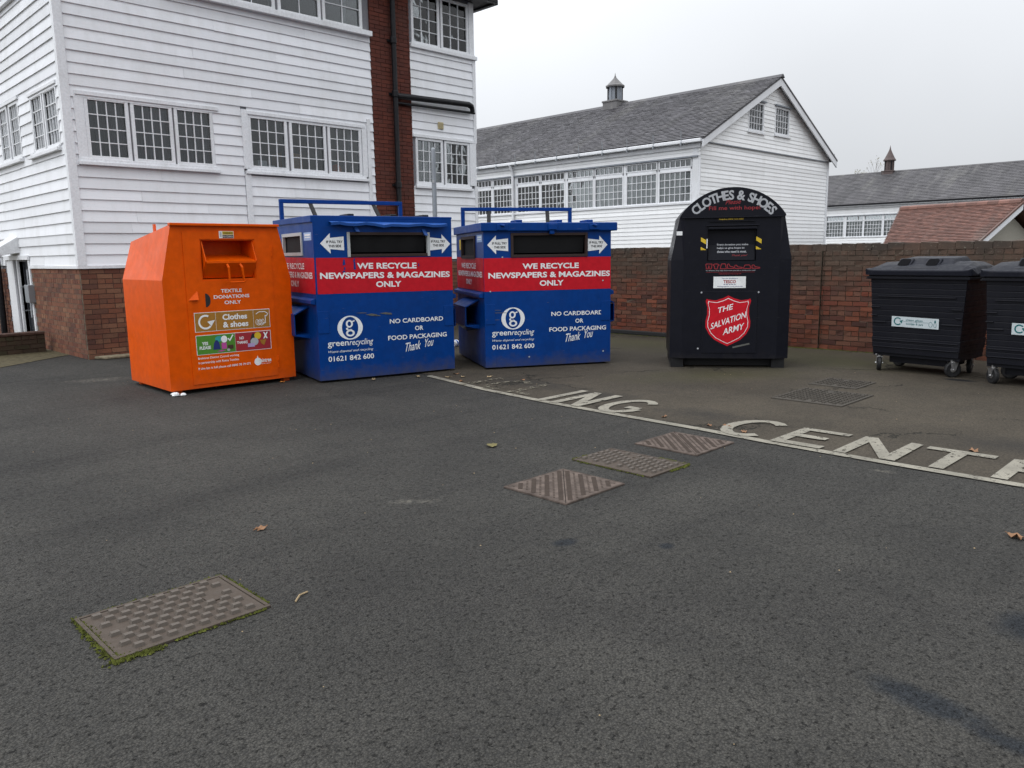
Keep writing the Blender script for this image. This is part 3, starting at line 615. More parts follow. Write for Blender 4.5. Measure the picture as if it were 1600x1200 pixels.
def wing(name, label, X0, Y0, X1, Y1, ze, zr, mat, slate, pitch, wins, top, low, cols, vis, slw, slh, lipw=.03):
    """long weatherboarded wing, ridge along y; wins = glazed spans (y) on the face towards the camera (x = X0)"""
    b = thing(name, label, 'building', (X0, Y0, 0)); Wd, Ln = X1 - X0, Y1 - Y0
    fs = Face(b, (0, Ln, 0), -math.pi / 2); fg = Face(b, (0, 0, 0), 0); fx = lambda y: Ln - (y - Y0)
    sp = [(fx(a), fx(c)) for a, c in wins]; holes = [(a, c, *low) for a, c in sp] + [(a, c, *top) for a, c in sp]
    fs.wall('wall', 'inside', 0, Ln - .125, 0, ze, holes)
    for a, c in sp:
        if vis:
            window(fs, a, c, *low, cols, 4, casing=.06, bar=.02); window(fs, a, c, *top, cols, 1, casing=.035, bar=.02)
        else:
            for z0, z1, r in ((*low, 4), (*top, 1)):
                m = MB(); w, h = c - a, z1 - z0; m.box(-.07, 0, -.03, .06, -.06, h + .05); m.box(w, w + .07, -.03, .06, -.06, h + .05); m.box(0, w, -.03, .06, -.06, 0); m.box(0, w, -.03, .06, h, h + .05)
                f = m.build('window', 'trim', b, fs.at(a, 0, z0), fs.rz); m = MB()
                for i in range(1, cols): m.box(w * i / cols - .014, w * i / cols + .014, .02, .05, 0, h)
                for j in range(1, r): m.box(0, w, .018, .048, h * j / r - .014, h * j / r + .014)
                kind(m.build('glazing_bars', 'bars', f), 'stuff'); m = MB(); m.box(0, w, .05, .055, 0, h); m.build('pane', 'glass', f)
        drape(fs, a + .004, c - .004, low[0] + .01, low[1] - .01, 'curtain_pale', .075, 40, .012)
    # boards on the long face
    zl = low[0] - .10; zt = top[1] + .10
    n = int((zl - .3) / pitch); boards(fs, mat, 0, Ln - .03, zl - n * pitch, zl, pitch, [], lipw, jit=.4); n = max(2, int(round((ze - .05 - zt) / pitch))); boards(fs, mat, 0, Ln - .03, zt, ze - .05, (ze - .05 - zt) / n, [], lipw, jit=.4)
    m = MB(); lo_x = min(s[0] for s in sp) - .2; m.box(lo_x, Ln - .02, -.07, -.0, zl, zl + .06); fs.part(m, 'sill', 'trim')
    m = MB(); m.box(lo_x, Ln - .1, -.09, -.0, zt - .05, zt); fs.part(m, 'head_flashing', 'lead')
    m = MB(); prev = None                                     # mullion boards between the windows
    xs = sorted(sp)
    for (a0, a1), (c0, c1) in zip(xs[:-1], xs[1:]):
        if c0 - a1 > .13: m.box(a1 + .061, c0 - .061, -.02, 0, zl + .06, zt - .05)
        m.box(max(a0 - .0, 0), a1, -.016, 0, low[1] + .06, top[0] - .035)
    m.box(xs[-1][0], xs[-1][1], -.016, 0, low[1] + .06, top[0] - .035); m.box(xs[-1][1] + .061, Ln - .03, -.02, 0, zl + .06, zt - .05); fs.part(m, 'mullion', 'trim')
    return b, fs, fg, Wd, Ln
XB, YB = 23.29, 14.45; WB, ZEB, ZRB = 9.95, 5.22, 7.72
wb_ = [(14.84, 16.06), (16.21, 17.44), (17.65, 18.88), (19.01, 20.22), (20.42, 21.59), (21.73, 22.90), (23.19, 24.30), (24.46, 25.62), (25.95, 27.15)]
wb_ = [(b, a) for a, b in wb_]
wingB, fsB, fgB, Wd, Ln = wing('white_wing', 'white weatherboarded wing with long window row, grey slate roof and gable behind the brick wall', XB, YB, XB + WB, YB + 17, ZEB, ZRB, 'board_b', 'slate', .142, wb_, (4.335, 4.545), (3.20, 4.165), 6, True, .3, .2)
s_ = (ZRB - ZEB) / (WB / 2)
def clipB(z): 
    d = 0. if z <= ZEB else (z - ZEB) / s_
    return (.06 + d, WB - .06 - d)
hg = [(26.475 - XB, 27.462 - XB, 5.80, 6.69), (28.43 - XB, 29.455 - XB, 5.845, 6.705)]
m = MB(); m.prism([(0, 0), (WB, 0), (WB, ZEB), (WB / 2, ZRB - .03), (0, ZEB)], 'y', .14, .2); m.build('wall', 'inside', wingB)
zz = .45; nb = int((5.12 - zz) / .142); boards(fgB, 'board_b', .06, WB - .06, 5.12 - nb * .142, 5.12, .142, [], .03, joint=.05, jit=.4, y=.14)
boards(fgB, 'board_b', .06, WB - .06, 5.12, 5.12 + 17 * .142, .142, [(a - .08, b + .08, c - .1, d + .09) for a, b, c, d in hg], .03, clip=clipB, y=.09, jit=.4, joint=0)
for a, b, c, d in hg:
    window(Face(wingB, (0, .09, 0), 0), a, b, c, d, 5, 4, rec=.02, bar=.02, casing=.075)
    trimbox(Face(wingB, (0, .09, 0), 0), 'sill', (a - .12, b + .12, -.09, -.03, c - .14, c - .085)); 
    m = MB(); m.box(a - .12, b + .12, -.10, -.03, d + .08, d + .13); Face(wingB, (0, .09, 0), 0).part(m, 'head_flashing', 'lead')
m = MB(); m.box(.08, WB - .08, .055, .10, 5.085, 5.118); m.build('gable_ledge', 'lead', wingB)
for x in (-.03, WB - .12): trimbox(fgB, 'corner_board', (x, x + .15, .09, .16, 0, ZEB - .1))
m = MB(); m.box(-.03, -.001, .16, .30, 0, ZEB - .1); m.build('corner_board', 'trim', wingB)
# roof: decks, slates, barge boards, ridge, gutter
def roof(b, Wd, Ln, ze, zr, slate, pw, ph, ov=.18, gl=.12):
    s = (zr - ze) / (Wd / 2); ln = math.hypot(Wd / 2 + ov, s * (Wd / 2 + ov)); ca, sa = (Wd / 2 + ov) / ln, s * (Wd / 2 + ov) / ln
    m = MB(); e = ze - s * ov
    for sg in (0, 1):
        X = lambda x: x if not sg else Wd - x
        m.hexa([(X(-ov), -gl - .07, e - .01), (X(Wd / 2), -gl - .07, zr - .01), (X(Wd / 2), Ln, zr - .02), (X(-ov), Ln, e - .02), (X(-ov), -gl - .07, e + .05), (X(Wd / 2), -gl - .07, zr + .05), (X(Wd / 2), Ln, zr + .06), (X(-ov), Ln, e + .06)])
    r = m.build('roof', 'slate', b, fix=True)
    pieces('slates', slate, r, (-ov - .03, Ln, e + .05), (0, -1, 0), (ca, 0, sa), (-sa, 0, ca), Ln + gl + .12, ln + .03, pw, ph, .012, .026, .005)
    m = MB(); m.box(Wd + ov, Wd + ov + .001, 0, Ln, e, e + .05)
    m = MB(); m.prism([(Wd / 2 - .16, zr + .0), (Wd / 2 - .02, zr + .13), (Wd / 2 + .02, zr + .13), (Wd / 2 + .16, zr + .0)], 'y', -gl - .12, Ln); m.build('ridge', slate, r, bevel=.02)
    m = MB()
    for sg in (0, 1):
        X = lambda x: x if not sg else Wd - x
        m.hexa([(X(-ov), -gl - .05, e - .25), (X(Wd / 2), -gl - .05, zr - .27), (X(Wd / 2), -gl, zr - .27), (X(-ov), -gl, e - .25), (X(-ov), -gl - .05, e - .012), (X(Wd / 2), -gl - .05, zr - .012), (X(Wd / 2), -gl, zr - .012), (X(-ov), -gl, e - .012)])
    m.build('barge_board', 'trim', b, fix=True)
    m = MB(); m.box(-ov - .11, -ov + .03, -gl, Ln, e - .09, e + .02); m.box(-.09, -.0, -gl + .12, Ln, e - .25, e - .09); m.build('gutter', 'trim', b, bevel=.02)
    return r
rB = roof(wingB, WB, 17, ZEB, ZRB, 'slate', .26, .155)
m = MB()
for k in range(14): y = .6 + 1.1 * k; m.tube([(-.30, y, ZEB - .1), (-.32, y, ZEB + .22)], .012, 6); m.box(-.33, -.2, y - .02, y + .02, ZEB - .24, ZEB - .14)
for y in (.05,): m.tube([(WB + .30, y, ZEB - .15), (WB + .38, y, ZEB - .1), (WB + .40, y, ZEB + .25)], .012, 6)
m.build('gutter_bracket', 'galv', wingB)
m = MB(); m.tube([(-.25, 23.12 - YB, ZEB - .15), (-.12, 23.12 - YB, ZEB - .42), (-.09, 23.12 - YB, ZEB - .6), (-.09, 23.12 - YB, 0)], .06, 10); m.build('downpipe', 'trim', wingB)
cupola(wingB, (WB / 2, 21.87 - YB, ZRB), .53, .22, .86, 1.30, capm='leaddark')

# ------------------------------------------------------------------ the far wing
XC, YC = 58.43, 5.0
wc = [(25.50, 24.28), (24.04, 22.90), (22.76, 21.57), (21.40, 20.24), (20.05, 18.9), (18.7, 17.5)]
wingC, fsC, fgC, Wc, Lc = wing('far_wing', 'distant low white wing with plain slate roof and spired ventilator', XC, YC, XC + 9.6, YC + 26, 4.75, 7.18, 'board_b', 'slate_c', .19, wc, (3.62, 3.86), (2.47, 3.52), 6, False, .4, .25)
for z, h in ((4.42, .30),): m = MB(); m.box(0, Lc, -.12, 0, z, z + h); fsC.part(m, 'fascia', 'trim')
rC = roof(wingC, Wc, Lc, 4.75, 7.18, 'slate_c', .42, .26, .2)
m = MB(); m.box(-.36, -.2, 0, Lc, 4.62, 4.74); m.build('eaves_gutter', 'gutter', wingC)
MAT['rust'] = paint('rusty_copper_cladding', (.095, .070, .066), .6, .3, (.17, .16, .15), .7, 4)
cupola(wingC, (Wc / 2, 23.05 - YC, 7.18), .56, .12, .92, 1.9, capm='rust', drum='rust')
# ------------------------------------------------------------------ red-tiled house beyond the wall
vx = 120.; vy = 398 - .0143 * (vx - 800); rd = ray(vx, vy); rd[2] = 0; rd = _n(rd)
A = EYE + ray(1406, 327) * 30; s = min(np.linspace(0, 12, 4801), key=lambda q: abs(proj(A - rd * q)[0] - 1598)); Bp = A - rd * s; Bp[2] = A[2]
vl = on_plane(1526, 379, Bp, rd); dn = _n(vl - Bp); nrm = _n(np.cross(rd, dn)); nrm = nrm if nrm[2] > 0 else -nrm
hl = on_plane(1381, 380, A, nrm)                 # where the hip meets the wall line
house = thing('red_tiled_house', 'small house with red clay tile roof and white barge board seen over the brick wall', 'house', tuple(Bp * np.array([1, 1, 0])))
ob = Vector(house.location); P3 = lambda p: Vector(p) - ob
ex = 2.2                                          # roof carries on below the top of the wall
SL = np.linalg.norm(vl - Bp) * ex; hd = (hl - A); hs = hd.dot(dn); hx = hd.dot(rd)
low_r = Bp + dn * SL; low_l = A + rd * (hx / hs * SL) + dn * SL
m = MB(); th = nrm * .12; top = [Bp, A, low_l, low_r]; m.hexa([P3(q - th) for q in top] + [P3(q) for q in top])
hz = np.array([dn[0], dn[1], 0]); hz = _n(hz)   # horizontal downslope direction
opp = np.array([-hz[0] * np.hypot(dn[0], dn[1]), -hz[1] * np.hypot(dn[0], dn[1]), dn[2]])
top2 = [A, Bp, Bp + opp * SL, A + rd * (hx / hs * SL) + opp * SL]; m.hexa([P3(q - np.array([0, 0, .12])) for q in top2] + [P3(q) for q in top2])
m.add([P3(A), P3(low_l), P3(A + rd * (hx / hs * SL) + opp * SL)], [(0, 1, 2)])
hr = m.build('roof', 'tile', house, fix=True)
wl = np.linalg.norm(low_r - low_l); slope_k = hx / hs
pieces('tiles', 'tile', hr, P3(low_r + nrm * .004), Vector(rd), Vector(-dn), Vector(nrm), max(s, wl), SL, .17, .105, .014, .028, .004, clip=lambda y: (0, s + slope_k * (SL - y)))
for k in range(int(s / .37) + 1):
    a, b = k * .37, min(k * .37 + .365, s); 
    if b - a < .1: continue
    q = MB(); pr = [(-.13, -.03), (-.1, .06), (0, .11), (.1, .06), (.13, -.03)]
    vs = [P3(Bp + rd * t + hz * u + np.array([0, 0, v])) for t in (a, b) for u, v in pr]
    q.add(vs, [(0, 1, 2, 3, 4), (9, 8, 7, 6, 5)] + [(i, i + 5, i + 6, i + 1) for i in range(4)]); q.build('ridge_tile', 'tile', hr, fix=True)
out = -rd                                         # gable end: barge board, dark soffit, rendered wall
for nm, mt, a, b, d0, d1 in (('verge_tiles', 'tile', .0, .07, -.02, .05), ('barge_board', 'trim', -.005, .035, .05, .27), ('soffit', 'soffit', -.45, -.006, .24, .29)):
    q = MB(); c = []
    for o_ in (a, b):
        for (p0, d) in ((Bp, d0), (Bp, d1), (low_r, d1), (low_r, d0)): c.append(P3(p0 + out * o_ - np.array([0, 0, 1]) * d))
    q.hexa([c[0], c[1], c[2], c[3], c[4], c[5], c[6], c[7]]); q.build(nm, mt, house, fix=True)
q = MB(); back = -.45
zb = -1.0
c = [Bp + out * back - np.array([0, 0, .3]), low_r + out * back - np.array([0, 0, .3]), np.array([*(low_r + out * back)[:2], zb]), np.array([*(Bp + opp * SL + out * back)[:2], zb]), Bp + opp * SL + out * back - np.array([0, 0, .3])]
q.poly([P3(p) for p in c]); c2 = [low_l - rd * .6 , np.array([*(low_l - rd * .6)[:2], zb])]
q.poly([P3(c[1]), P3(c2[0] - np.array([0, 0, .3])), P3(c2[1]), P3(c[2])]); q.build('wall', 'cream', house)
# ------------------------------------------------------------------ bare tree behind the far wing
MAT['bark'] = mortar('grey_bark', (.16, .14, .12)); MAT['leaf'] = plain('withered_leaf', (.22, .20, .13), .8)
tp = EYE + ray(1340, 300) * 84
tree = thing('bare_tree', 'thin almost bare tree top rising behind the far slate roof', 'tree', (tp[0], tp[1], 0))
rt = random.Random(5); tr_, tw_, lf_ = MB(), MB(), MB()
def limb(p, d, r, ln, lev):
    q = p + d * ln; (tr_ if lev < 2 else tw_).tube([p, (p + q) / 2 + Vector((rt.uniform(-.1, .1), rt.uniform(-.1, .1), 0)) * ln * .5, q], [r, r * .8, r * .62], 6 if lev < 3 else 4)
    if lev >= 6:
        for _ in range(2):
            o = q + Vector((rt.gauss(0, .09), rt.gauss(0, .09), rt.gauss(0, .09))); a = Vector((rt.uniform(-1, 1), rt.uniform(-1, 1), rt.uniform(-1, 1))).normalized() * .09; b = a.orthogonal().normalized() * .06
            lf_.add([o - a, o + b, o + a, o - b], [(0, 1, 2, 3)])
        return
    for k in range(3 if lev < 4 else 2):
        e = (d + Vector((rt.gauss(0, .5), rt.gauss(0, .5), rt.uniform(-.05, .35)))).normalized(); limb(q, e, r * .62, ln * rt.uniform(.62, .86), lev + 1)
limb(Vector((0, 0, 0)), Vector((.03, .02, 1)), .2, 3.0, 0)
zs = max(v[2] for v in tw_.v); k = 11.0 / zs
for b_, n_, mt in ((tr_, 'trunk', 'bark'), (tw_, 'crown', 'bark'), (lf_, 'leaves', 'leaf')): b_.v = [(x * k * .55, y * k * .55, z * k) for x, y, z in b_.v]; o_ = b_.build(n_, mt, tree); n_ == 'leaves' and kind(o_, 'stuff')

# ------------------------------------------------------------------ boundary wall
XW = 11.9; ZW = 1.60
bw = thing('boundary_wall', 'weathered red brick boundary wall with dark lichened coping behind the bins', 'wall', (XW, 12.95, 0))
fw = Face(bw, (0, 0, 0), -math.pi / 2); LW = 17.5       # x along the wall: y = 12.95 - x
def rk(q):
    y = 12.95 - (q[0] + q[1]) / 2; vis = (7.75 < y < 9.45) or (4.3 < y < 5.95) or (q[2] > 1.15 and y > 2.2 and y < 7)
    return (0 if vis else 1, abs(y - 5))
pier = (12.95 - 5.66, 12.95 - 5.22)
bricks(fw, bw, 'brick_wall', 'mortar', 0, LW, 0, ZW - .11, nparts=270, rank=rk, proud=.011, wob=.007)
bricks(Face(bw, (-.045, 0, 0), -math.pi / 2), bw, 'brick_wall', 'mortar', pier[0], pier[1], 0, ZW - .11, nparts=30, proud=.011, wob=.006)
m = MB(); m.box(-.044, -.02, -pier[1], -pier[0], 0, ZW - .11); m.build('pier_core', 'mortar', bw)
m = MB(); m.box(.1, .33, -LW, 0, 0, ZW - .11); m.build('core', 'mortar', bw)
cop = [MB() for _ in range(4)]; cm = []
for q in cop: j = lambda: ru(-.012, .012); cm.append(q.hexa([(-.004 + j(), -.109, 0), (.34, -.109, 0), (.34, .109, 0), (-.004 + j(), .109, 0), (-.004 + j(), -.109, .105 + j()), (.34 + j(), -.109, .105 + j()), (.34 + j(), .109, .105 + j()), (-.004 + j(), .109, .105 + j())]).mesh('coping_brick', 'brick_wall'))
for k in range(int(LW / .222)):
    o = place('coping_brick', random.choice(cm), bw, (ru(-.008, .008), -.11 - .222 * k, ZW - .115 + ru(-.004, .006)), ru(-.02, .02), .006)
MAT['tarplinth'] = plain('black_tarred_plinth', (.018, .018, .018), .7)
m = MB(); m.box(-.035, .0, -(12.95 - 5.72), 0, 0, .085); m.build('damp_course', 'tarplinth', bw, bevel=.02)

# ------------------------------------------------------------------ bin materials
MAT['orange'] = paint('orange_gloss_paint', (.68, .086, .0008), .34, .10, (.36, .035, .001), .2, .8, used=.4)
MAT['blue'] = paint('blue_gloss_paint', (.0006, .038, .20), .33, .13, (.004, .015, .06), .35, .9, used=1.)
MAT['blue_light'] = paint('faded_blue_paint', (.015, .075, .30), .4, .3, (.05, .06, .08), .4, 4)
MAT['red'] = paint('red_vinyl', (.50, .010, .020), .4, .14, (.25, .02, .03), .2, 1.2, used=.5)
MAT['white'] = paint('white_vinyl', (.78, .79, .79), .45, .3, (.42, .41, .39), .45, 5)
MAT['black'] = paint('black_gloss_paint', (.0075, .008, .0125), .36, .13, (.016, .016, .018), .4, 1.2, used=.35)
MAT['blackflat'] = plain('black_rubber', (.008, .008, .009), .7, .3)
MAT['void'] = plain('dark_bin_inside', (.006, .006, .007), .95, .05)  # shade inside openings put into the colour
MAT['brownrub'] = plain('brown_rubber_frame', (.03, .017, .015), .6, .3)
MAT['greyframe'] = paint('pale_grey_frame', (.42, .44, .44), .5, .4, (.12, .09, .06), .6, 8)
MAT['gold'] = plain('ochre_print', (.34, .15, .012), .45); MAT['green'] = plain('green_print', (.065, .22, .014), .45); MAT['crimson'] = plain('crimson_print', (.32, .012, .022), .45)
MAT['navy'] = plain('navy_print', (.008, .02, .14), .5); MAT['pink'] = plain('pink_print', (.45, .06, .28), .5); MAT['teal'] = plain('teal_print', (.02, .30, .30), .5); MAT['yellow'] = plain('yellow_print', (.62, .42, .015), .5)
MAT['lilac'] = plain('lilac_print', (.42, .30, .52), .5); MAT['brown'] = plain('brown_print', (.05, .018, .01), .5); MAT['ink'] = plain('black_print', (.01, .01, .011), .5); MAT['paleblue'] = plain('pale_blue_print', (.30, .42, .65), .5)
MAT['redprint'] = plain('dull_red_print', (.30, .015, .022), .5); MAT['greyprint'] = plain('grey_print', (.38, .39, .41), .5)
MAT['scratch'] = plain('scraped_paint', (.09, .09, .08), .6)
def decal(mb, name, mats, parent, stuff=False):
    """one flat printed piece per group of faces"""
    for gi in sorted(set(mb.g)):
        q = MB(); ids = {}
        for f, mi, g_ in zip(mb.f, mb.m, mb.g):
            if g_ == gi:
                for i in f:
                    if i not in ids: ids[i] = len(q.v); q.v.append(mb.v[i])
                q.f.append(tuple(ids[i] for i in f)); q.m.append(mi)
        o = q.build('lettering' if gi >= 1000 else name, mats, parent)
        if stuff or gi >= 1000: kind(o, 'stuff')

# ------------------------------------------------------------------ orange textile bank
ob_ = thing('textile_bank', 'orange steel textile donation bank with sloping top sides and hatch', 'donation bank', (3.401, 8.786, 0), -.027)
w, D, kn, tz, ins, bt, bz = 1.518, 1.288, 1.275, 1.878, .134, 1.718, .05
m = MB(); X0, X1, Z0, Z1 = .45, 1.07, 1.275, 1.71
m.poly([(0, 0, bz), (w, 0, bz), (w, 0, kn), (0, 0, kn)])
xl = lambda z: ins * (z - kn) / (tz - kn)
m.poly([(0, 0, kn), (X0, 0, kn), (X0, 0, Z1), (xl(Z1), 0, Z1)]); m.poly([(X1, 0, kn), (w, 0, kn), (w - xl(Z1), 0, Z1), (X1, 0, Z1)])
m.poly([(xl(Z1), 0, Z1), (X0, 0, Z1), (X1, 0, Z1), (w - xl(Z1), 0, Z1), (w - ins, 0, tz), (ins, 0, tz)])
for sx in (0, 1):
    X = lambda x: x if not sx else w - x
    m.poly([(X(0), 0, bz), (X(0), D, bz), (X(0), D, kn), (X(0), 0, kn)]); m.poly([(X(0), 0, kn), (X(0), D, kn), (X(ins), D, bt), (X(ins), 0, tz)])
m.poly([(ins, 0, tz), (w - ins, 0, tz), (w - ins, D, bt), (ins, D, bt)]); m.poly([(0, D, bz), (w, D, bz), (w, D, kn), (w - ins, D, bt), (ins, D, bt), (0, D, kn)]); m.poly([(0, 0, bz), (w, 0, bz), (w, D, bz), (0, D, bz)])
body = m.build('body', 'orange', ob_)
m = MB(); m.poly([(X0, 0, Z1), (X1, 0, Z1), (X1, .34, Z1), (X0, .34, Z1)]); m.poly([(X0, .34, Z0), (X1, .34, Z0), (X1, .34, Z1), (X0, .34, Z1)]); m.poly([(X0, 0, Z0), (X0, .34, Z0), (X0, .34, Z1), (X0, 0, Z1)]); m.poly([(X1, 0, Z0), (X1, .34, Z0), (X1, .34, Z1), (X1, 0, Z1)]); m.poly([(X0, 0, Z0), (X1, 0, Z0), (X1, .34, Z0), (X0, .34, Z0)])
m.build('hatch_recess', 'orange', body)
m = MB(); a, b = X0 + .025, X1 - .012                      # swing tray
m.hexa([(a, -.075, 1.452), (b, -.075, 1.452), (b, .24, 1.53), (a, .24, 1.53), (a, -.075, 1.475), (b, -.075, 1.475), (b, .24, 1.545), (a, .24, 1.545)])
m.hexa([(a, .05, 1.285), (b, .05, 1.285), (b, .065, 1.285), (a, .065, 1.285), (a, -.07, 1.452), (b, -.07, 1.452), (b, -.055, 1.452), (a, -.055, 1.452)])
for x in (a - .012, b): m.add([(x, -.075, 1.474), (x, .02, 1.70), (x, .12, 1.70), (x, .06, 1.285), (x + .012, -.075, 1.474), (x + .012, .02, 1.70), (x + .012, .12, 1.70), (x + .012, .06, 1.285)], [(0, 1, 2, 3), (7, 6, 5, 4), (0, 4, 5, 1), (1, 5, 6, 2), (2, 6, 7, 3), (3, 7, 4, 0)])
tray = m.build('hatch_tray', 'orange', ob_)
m = MB(); m.tube([(.712, -.055, 1.445), (.716, -.095, 1.40), (.724, -.085, 1.235), (.895, -.085, 1.235), (.876, -.095, 1.40), (.866, -.055, 1.445)], .014, 8); m.build('handle', 'orange', tray)
m = MB(); m.box(ins - .02, w - ins + .005, -.045, .02, tz - .012, tz + .016); m.build('top_lip', 'orange', ob_, bevel=.004)
m = MB(); dz = .009                                        # door panel, proud of the front
for a, b, c, d in cells(.25, 1.285, .095, 1.80, [(X0 - .015, X1 + .012, Z0 - .02, Z1 + .012)]): m.box(a, b, -dz, -.0005, c, d)
dr = m.build('door', 'orange', ob_)
m = MB()
for z in (.22, .30, 1.55, 1.62): m.tube([(1.295, -.008, z - .03), (1.295, -.008, z + .03)], .010, 8)
m.build('hinge', 'orange', ob_)
m = MB(); m.add([(.265, -dz, 1.048), (.37, -dz, 1.048), (.37, -dz, 1.15), (.355, -.075, 1.052)], [(0, 1, 3), (1, 2, 3), (2, 0, 3)]); m.build('lock_guard', 'orange', ob_)
m = MB(); disc(m, .455, 1.04, .058, .078, front(-.0115), 0, -90, 90); decal(m, 'lock_hole', 'ink', dr)
m = MB()
for x in (.06, w - .14):
    for y in (.06, D - .14): m.box(x, x + .08, y, y + .08, 0, bz + .005)
m.build('foot', 'orange', ob_)
m = MB(); m.box(ins + .02, ins + .035, .52, .58, 1.80, 1.90); m.build('lifting_lug', 'orange', ob_)
F1 = front(-.0115); F2 = front(-.0130); F3 = front(-.0145); F4 = front(-.0160)
m = MB(); put_text(m, 'TEXTILE', F1, .640, .888, 1.118, 1.158, .02); put_text(m, 'DONATIONS', F1, .552, .976, 1.052, 1.092, .02); put_text(m, 'ONLY', F1, .672, .872, .985, 1.025, .02)
put_text(m, 'Braintree District Council working', F1, .320, .800, .370, .402, .01); put_text(m, 'in partnership with Roma Textiles.', F1, .320, .800, .318, .352, .01); put_text(m, 'If this bin is full please call 0800 78 79 071', F1, .315, .935, .252, .286, .01)
disc(m, 1.03, .285, .045, .045, F1); put_text(m, 'raintree', F1, 1.05, 1.20, .272, .318, .02); put_text(m, 'district council', F1, 1.06, 1.19, .25, .264, .0)
m.poly([F1(*p) for p in ((1.02, .33), (1.035, .33), (1.03, .36))]); decal(m, 'lettering', 'white', dr)
m = MB(); mats = ['white', 'gold', 'green', 'crimson', 'navy', 'pink', 'teal', 'yellow', 'lilac', 'brown', 'ink', 'greyprint']
R_ = lambda x0, x1, z0, z1, fn, k: flat2(m, [(x0, z0), (x1, z0), (x1, z1), (x0, z1)], fn, k)
R_(.311, 1.215, .686, .906, F1, 0); R_(.317, 1.209, .692, .900, F2, 1); R_(.553, .556, .692, .90, F3, 0); R_(1.005, 1.008, .692, .90, F3, 0)
ring(m, .435, .796, (.083, .083), (.062, .062), F3, 0, 60, 320, 30); flat2(m, [(.455, .80), (.545, .815), (.50, .745)], F3, 0)
put_text(m, 'Clothes', F3, .635, .93, .805, .872, .03); put_text(m, '& shoes', F3, .635, .94, .718, .785, .03)
for p in ([(1.04, .85), (1.08, .875), (1.15, .875), (1.19, .85), (1.17, .82), (1.155, .83), (1.155, .74), (1.12, .74)],):   # outline of a shirt
    for (a, b), (c, d) in zip(p[:-1], p[1:]):
        nx, nz = -(d - b), c - a; l = math.hypot(nx, nz); nx, nz = nx / l * .004, nz / l * .004; flat2(m, [(a - nx, b - nz), (c - nx, d - nz), (c + nx, d + nz), (a + nx, b + nz)], F3, 0)
for k in range(5): ring(m, 1.05 + .018 * k, .755 - .008 * (k % 2), (.02, .034), (.015, .029), F3, 0, 0, 360, 14)
m.ng(); R_(.311, 1.212, .426, .650, F1, 0); R_(.317, .766, .432, .644, F2, 2); R_(.769, 1.206, .432, .644, F2, 3)
put_text(m, 'YES', F3, .375, .445, .535, .572, .03); put_text(m, 'PLEASE', F3, .345, .475, .487, .524, .03); put_text(m, 'NO', F3, .82, .872, .565, .60, .03); put_text(m, 'THANKS', F3, .785, .915, .515, .548, .03)
flat2(m, [(.50, .475), (.515, .55), (.535, .582), (.555, .582), (.575, .55), (.59, .475)], F3, 4); disc(m, .575, .595, .045, .032, F3, 6); disc(m, .635, .588, .037, .04, F4, 0); R_(.60, .66, .475, .548, F4, 5); R_(.672, .74, .468, .515, F4, 9); disc(m, .68, .46, .018, .016, F4, 11)
flat2(m, [(.54, .452), (.60, .447), (.65, .458), (.60, .466)], front(-.0166), 5)
flat2(m, [(.675, .590), (.69, .598), (.70, .578), (.735, .632), (.748, .628), (.703, .556)], F4, 0)
flat2(m, [(.935, .50), (.965, .60), (.99, .635), (1.01, .60), (.985, .50)], F3, 10); disc(m, 1.045, .595, .042, .042, F4, 7); disc(m, 1.0, .528, .05, .045, front(-.0166), 11); R_(.915, 1.0, .468, .512, front(-.0172), 8); flat2(m, [(1.07, .54), (1.15, .545), (1.12, .475), (1.085, .50)], F4, 1)
flat2(m, [(1.115, .632), (1.132, .632), (1.17, .555), (1.153, .555)], F4, 0); flat2(m, [(1.158, .632), (1.175, .632), (1.132, .555), (1.112, .555)], front(-.0166), 0)
m.ng(); R_(.665, .837, 1.732, 1.812, F1, 0); R_(.705, .832, 1.772, 1.808, F2, 7); R_(.705, .832, 1.735, 1.768, F2, 9); R_(.675, .695, 1.745, 1.80, F2, 11)
put_text(m, 'WARNING', F3, .712, .826, 1.779, 1.80, .02, m=10); put_text(m, 'No Children', F3, .712, .826, 1.743, 1.76, .0, m=0)
decal(m, 'stickers', mats, dr)

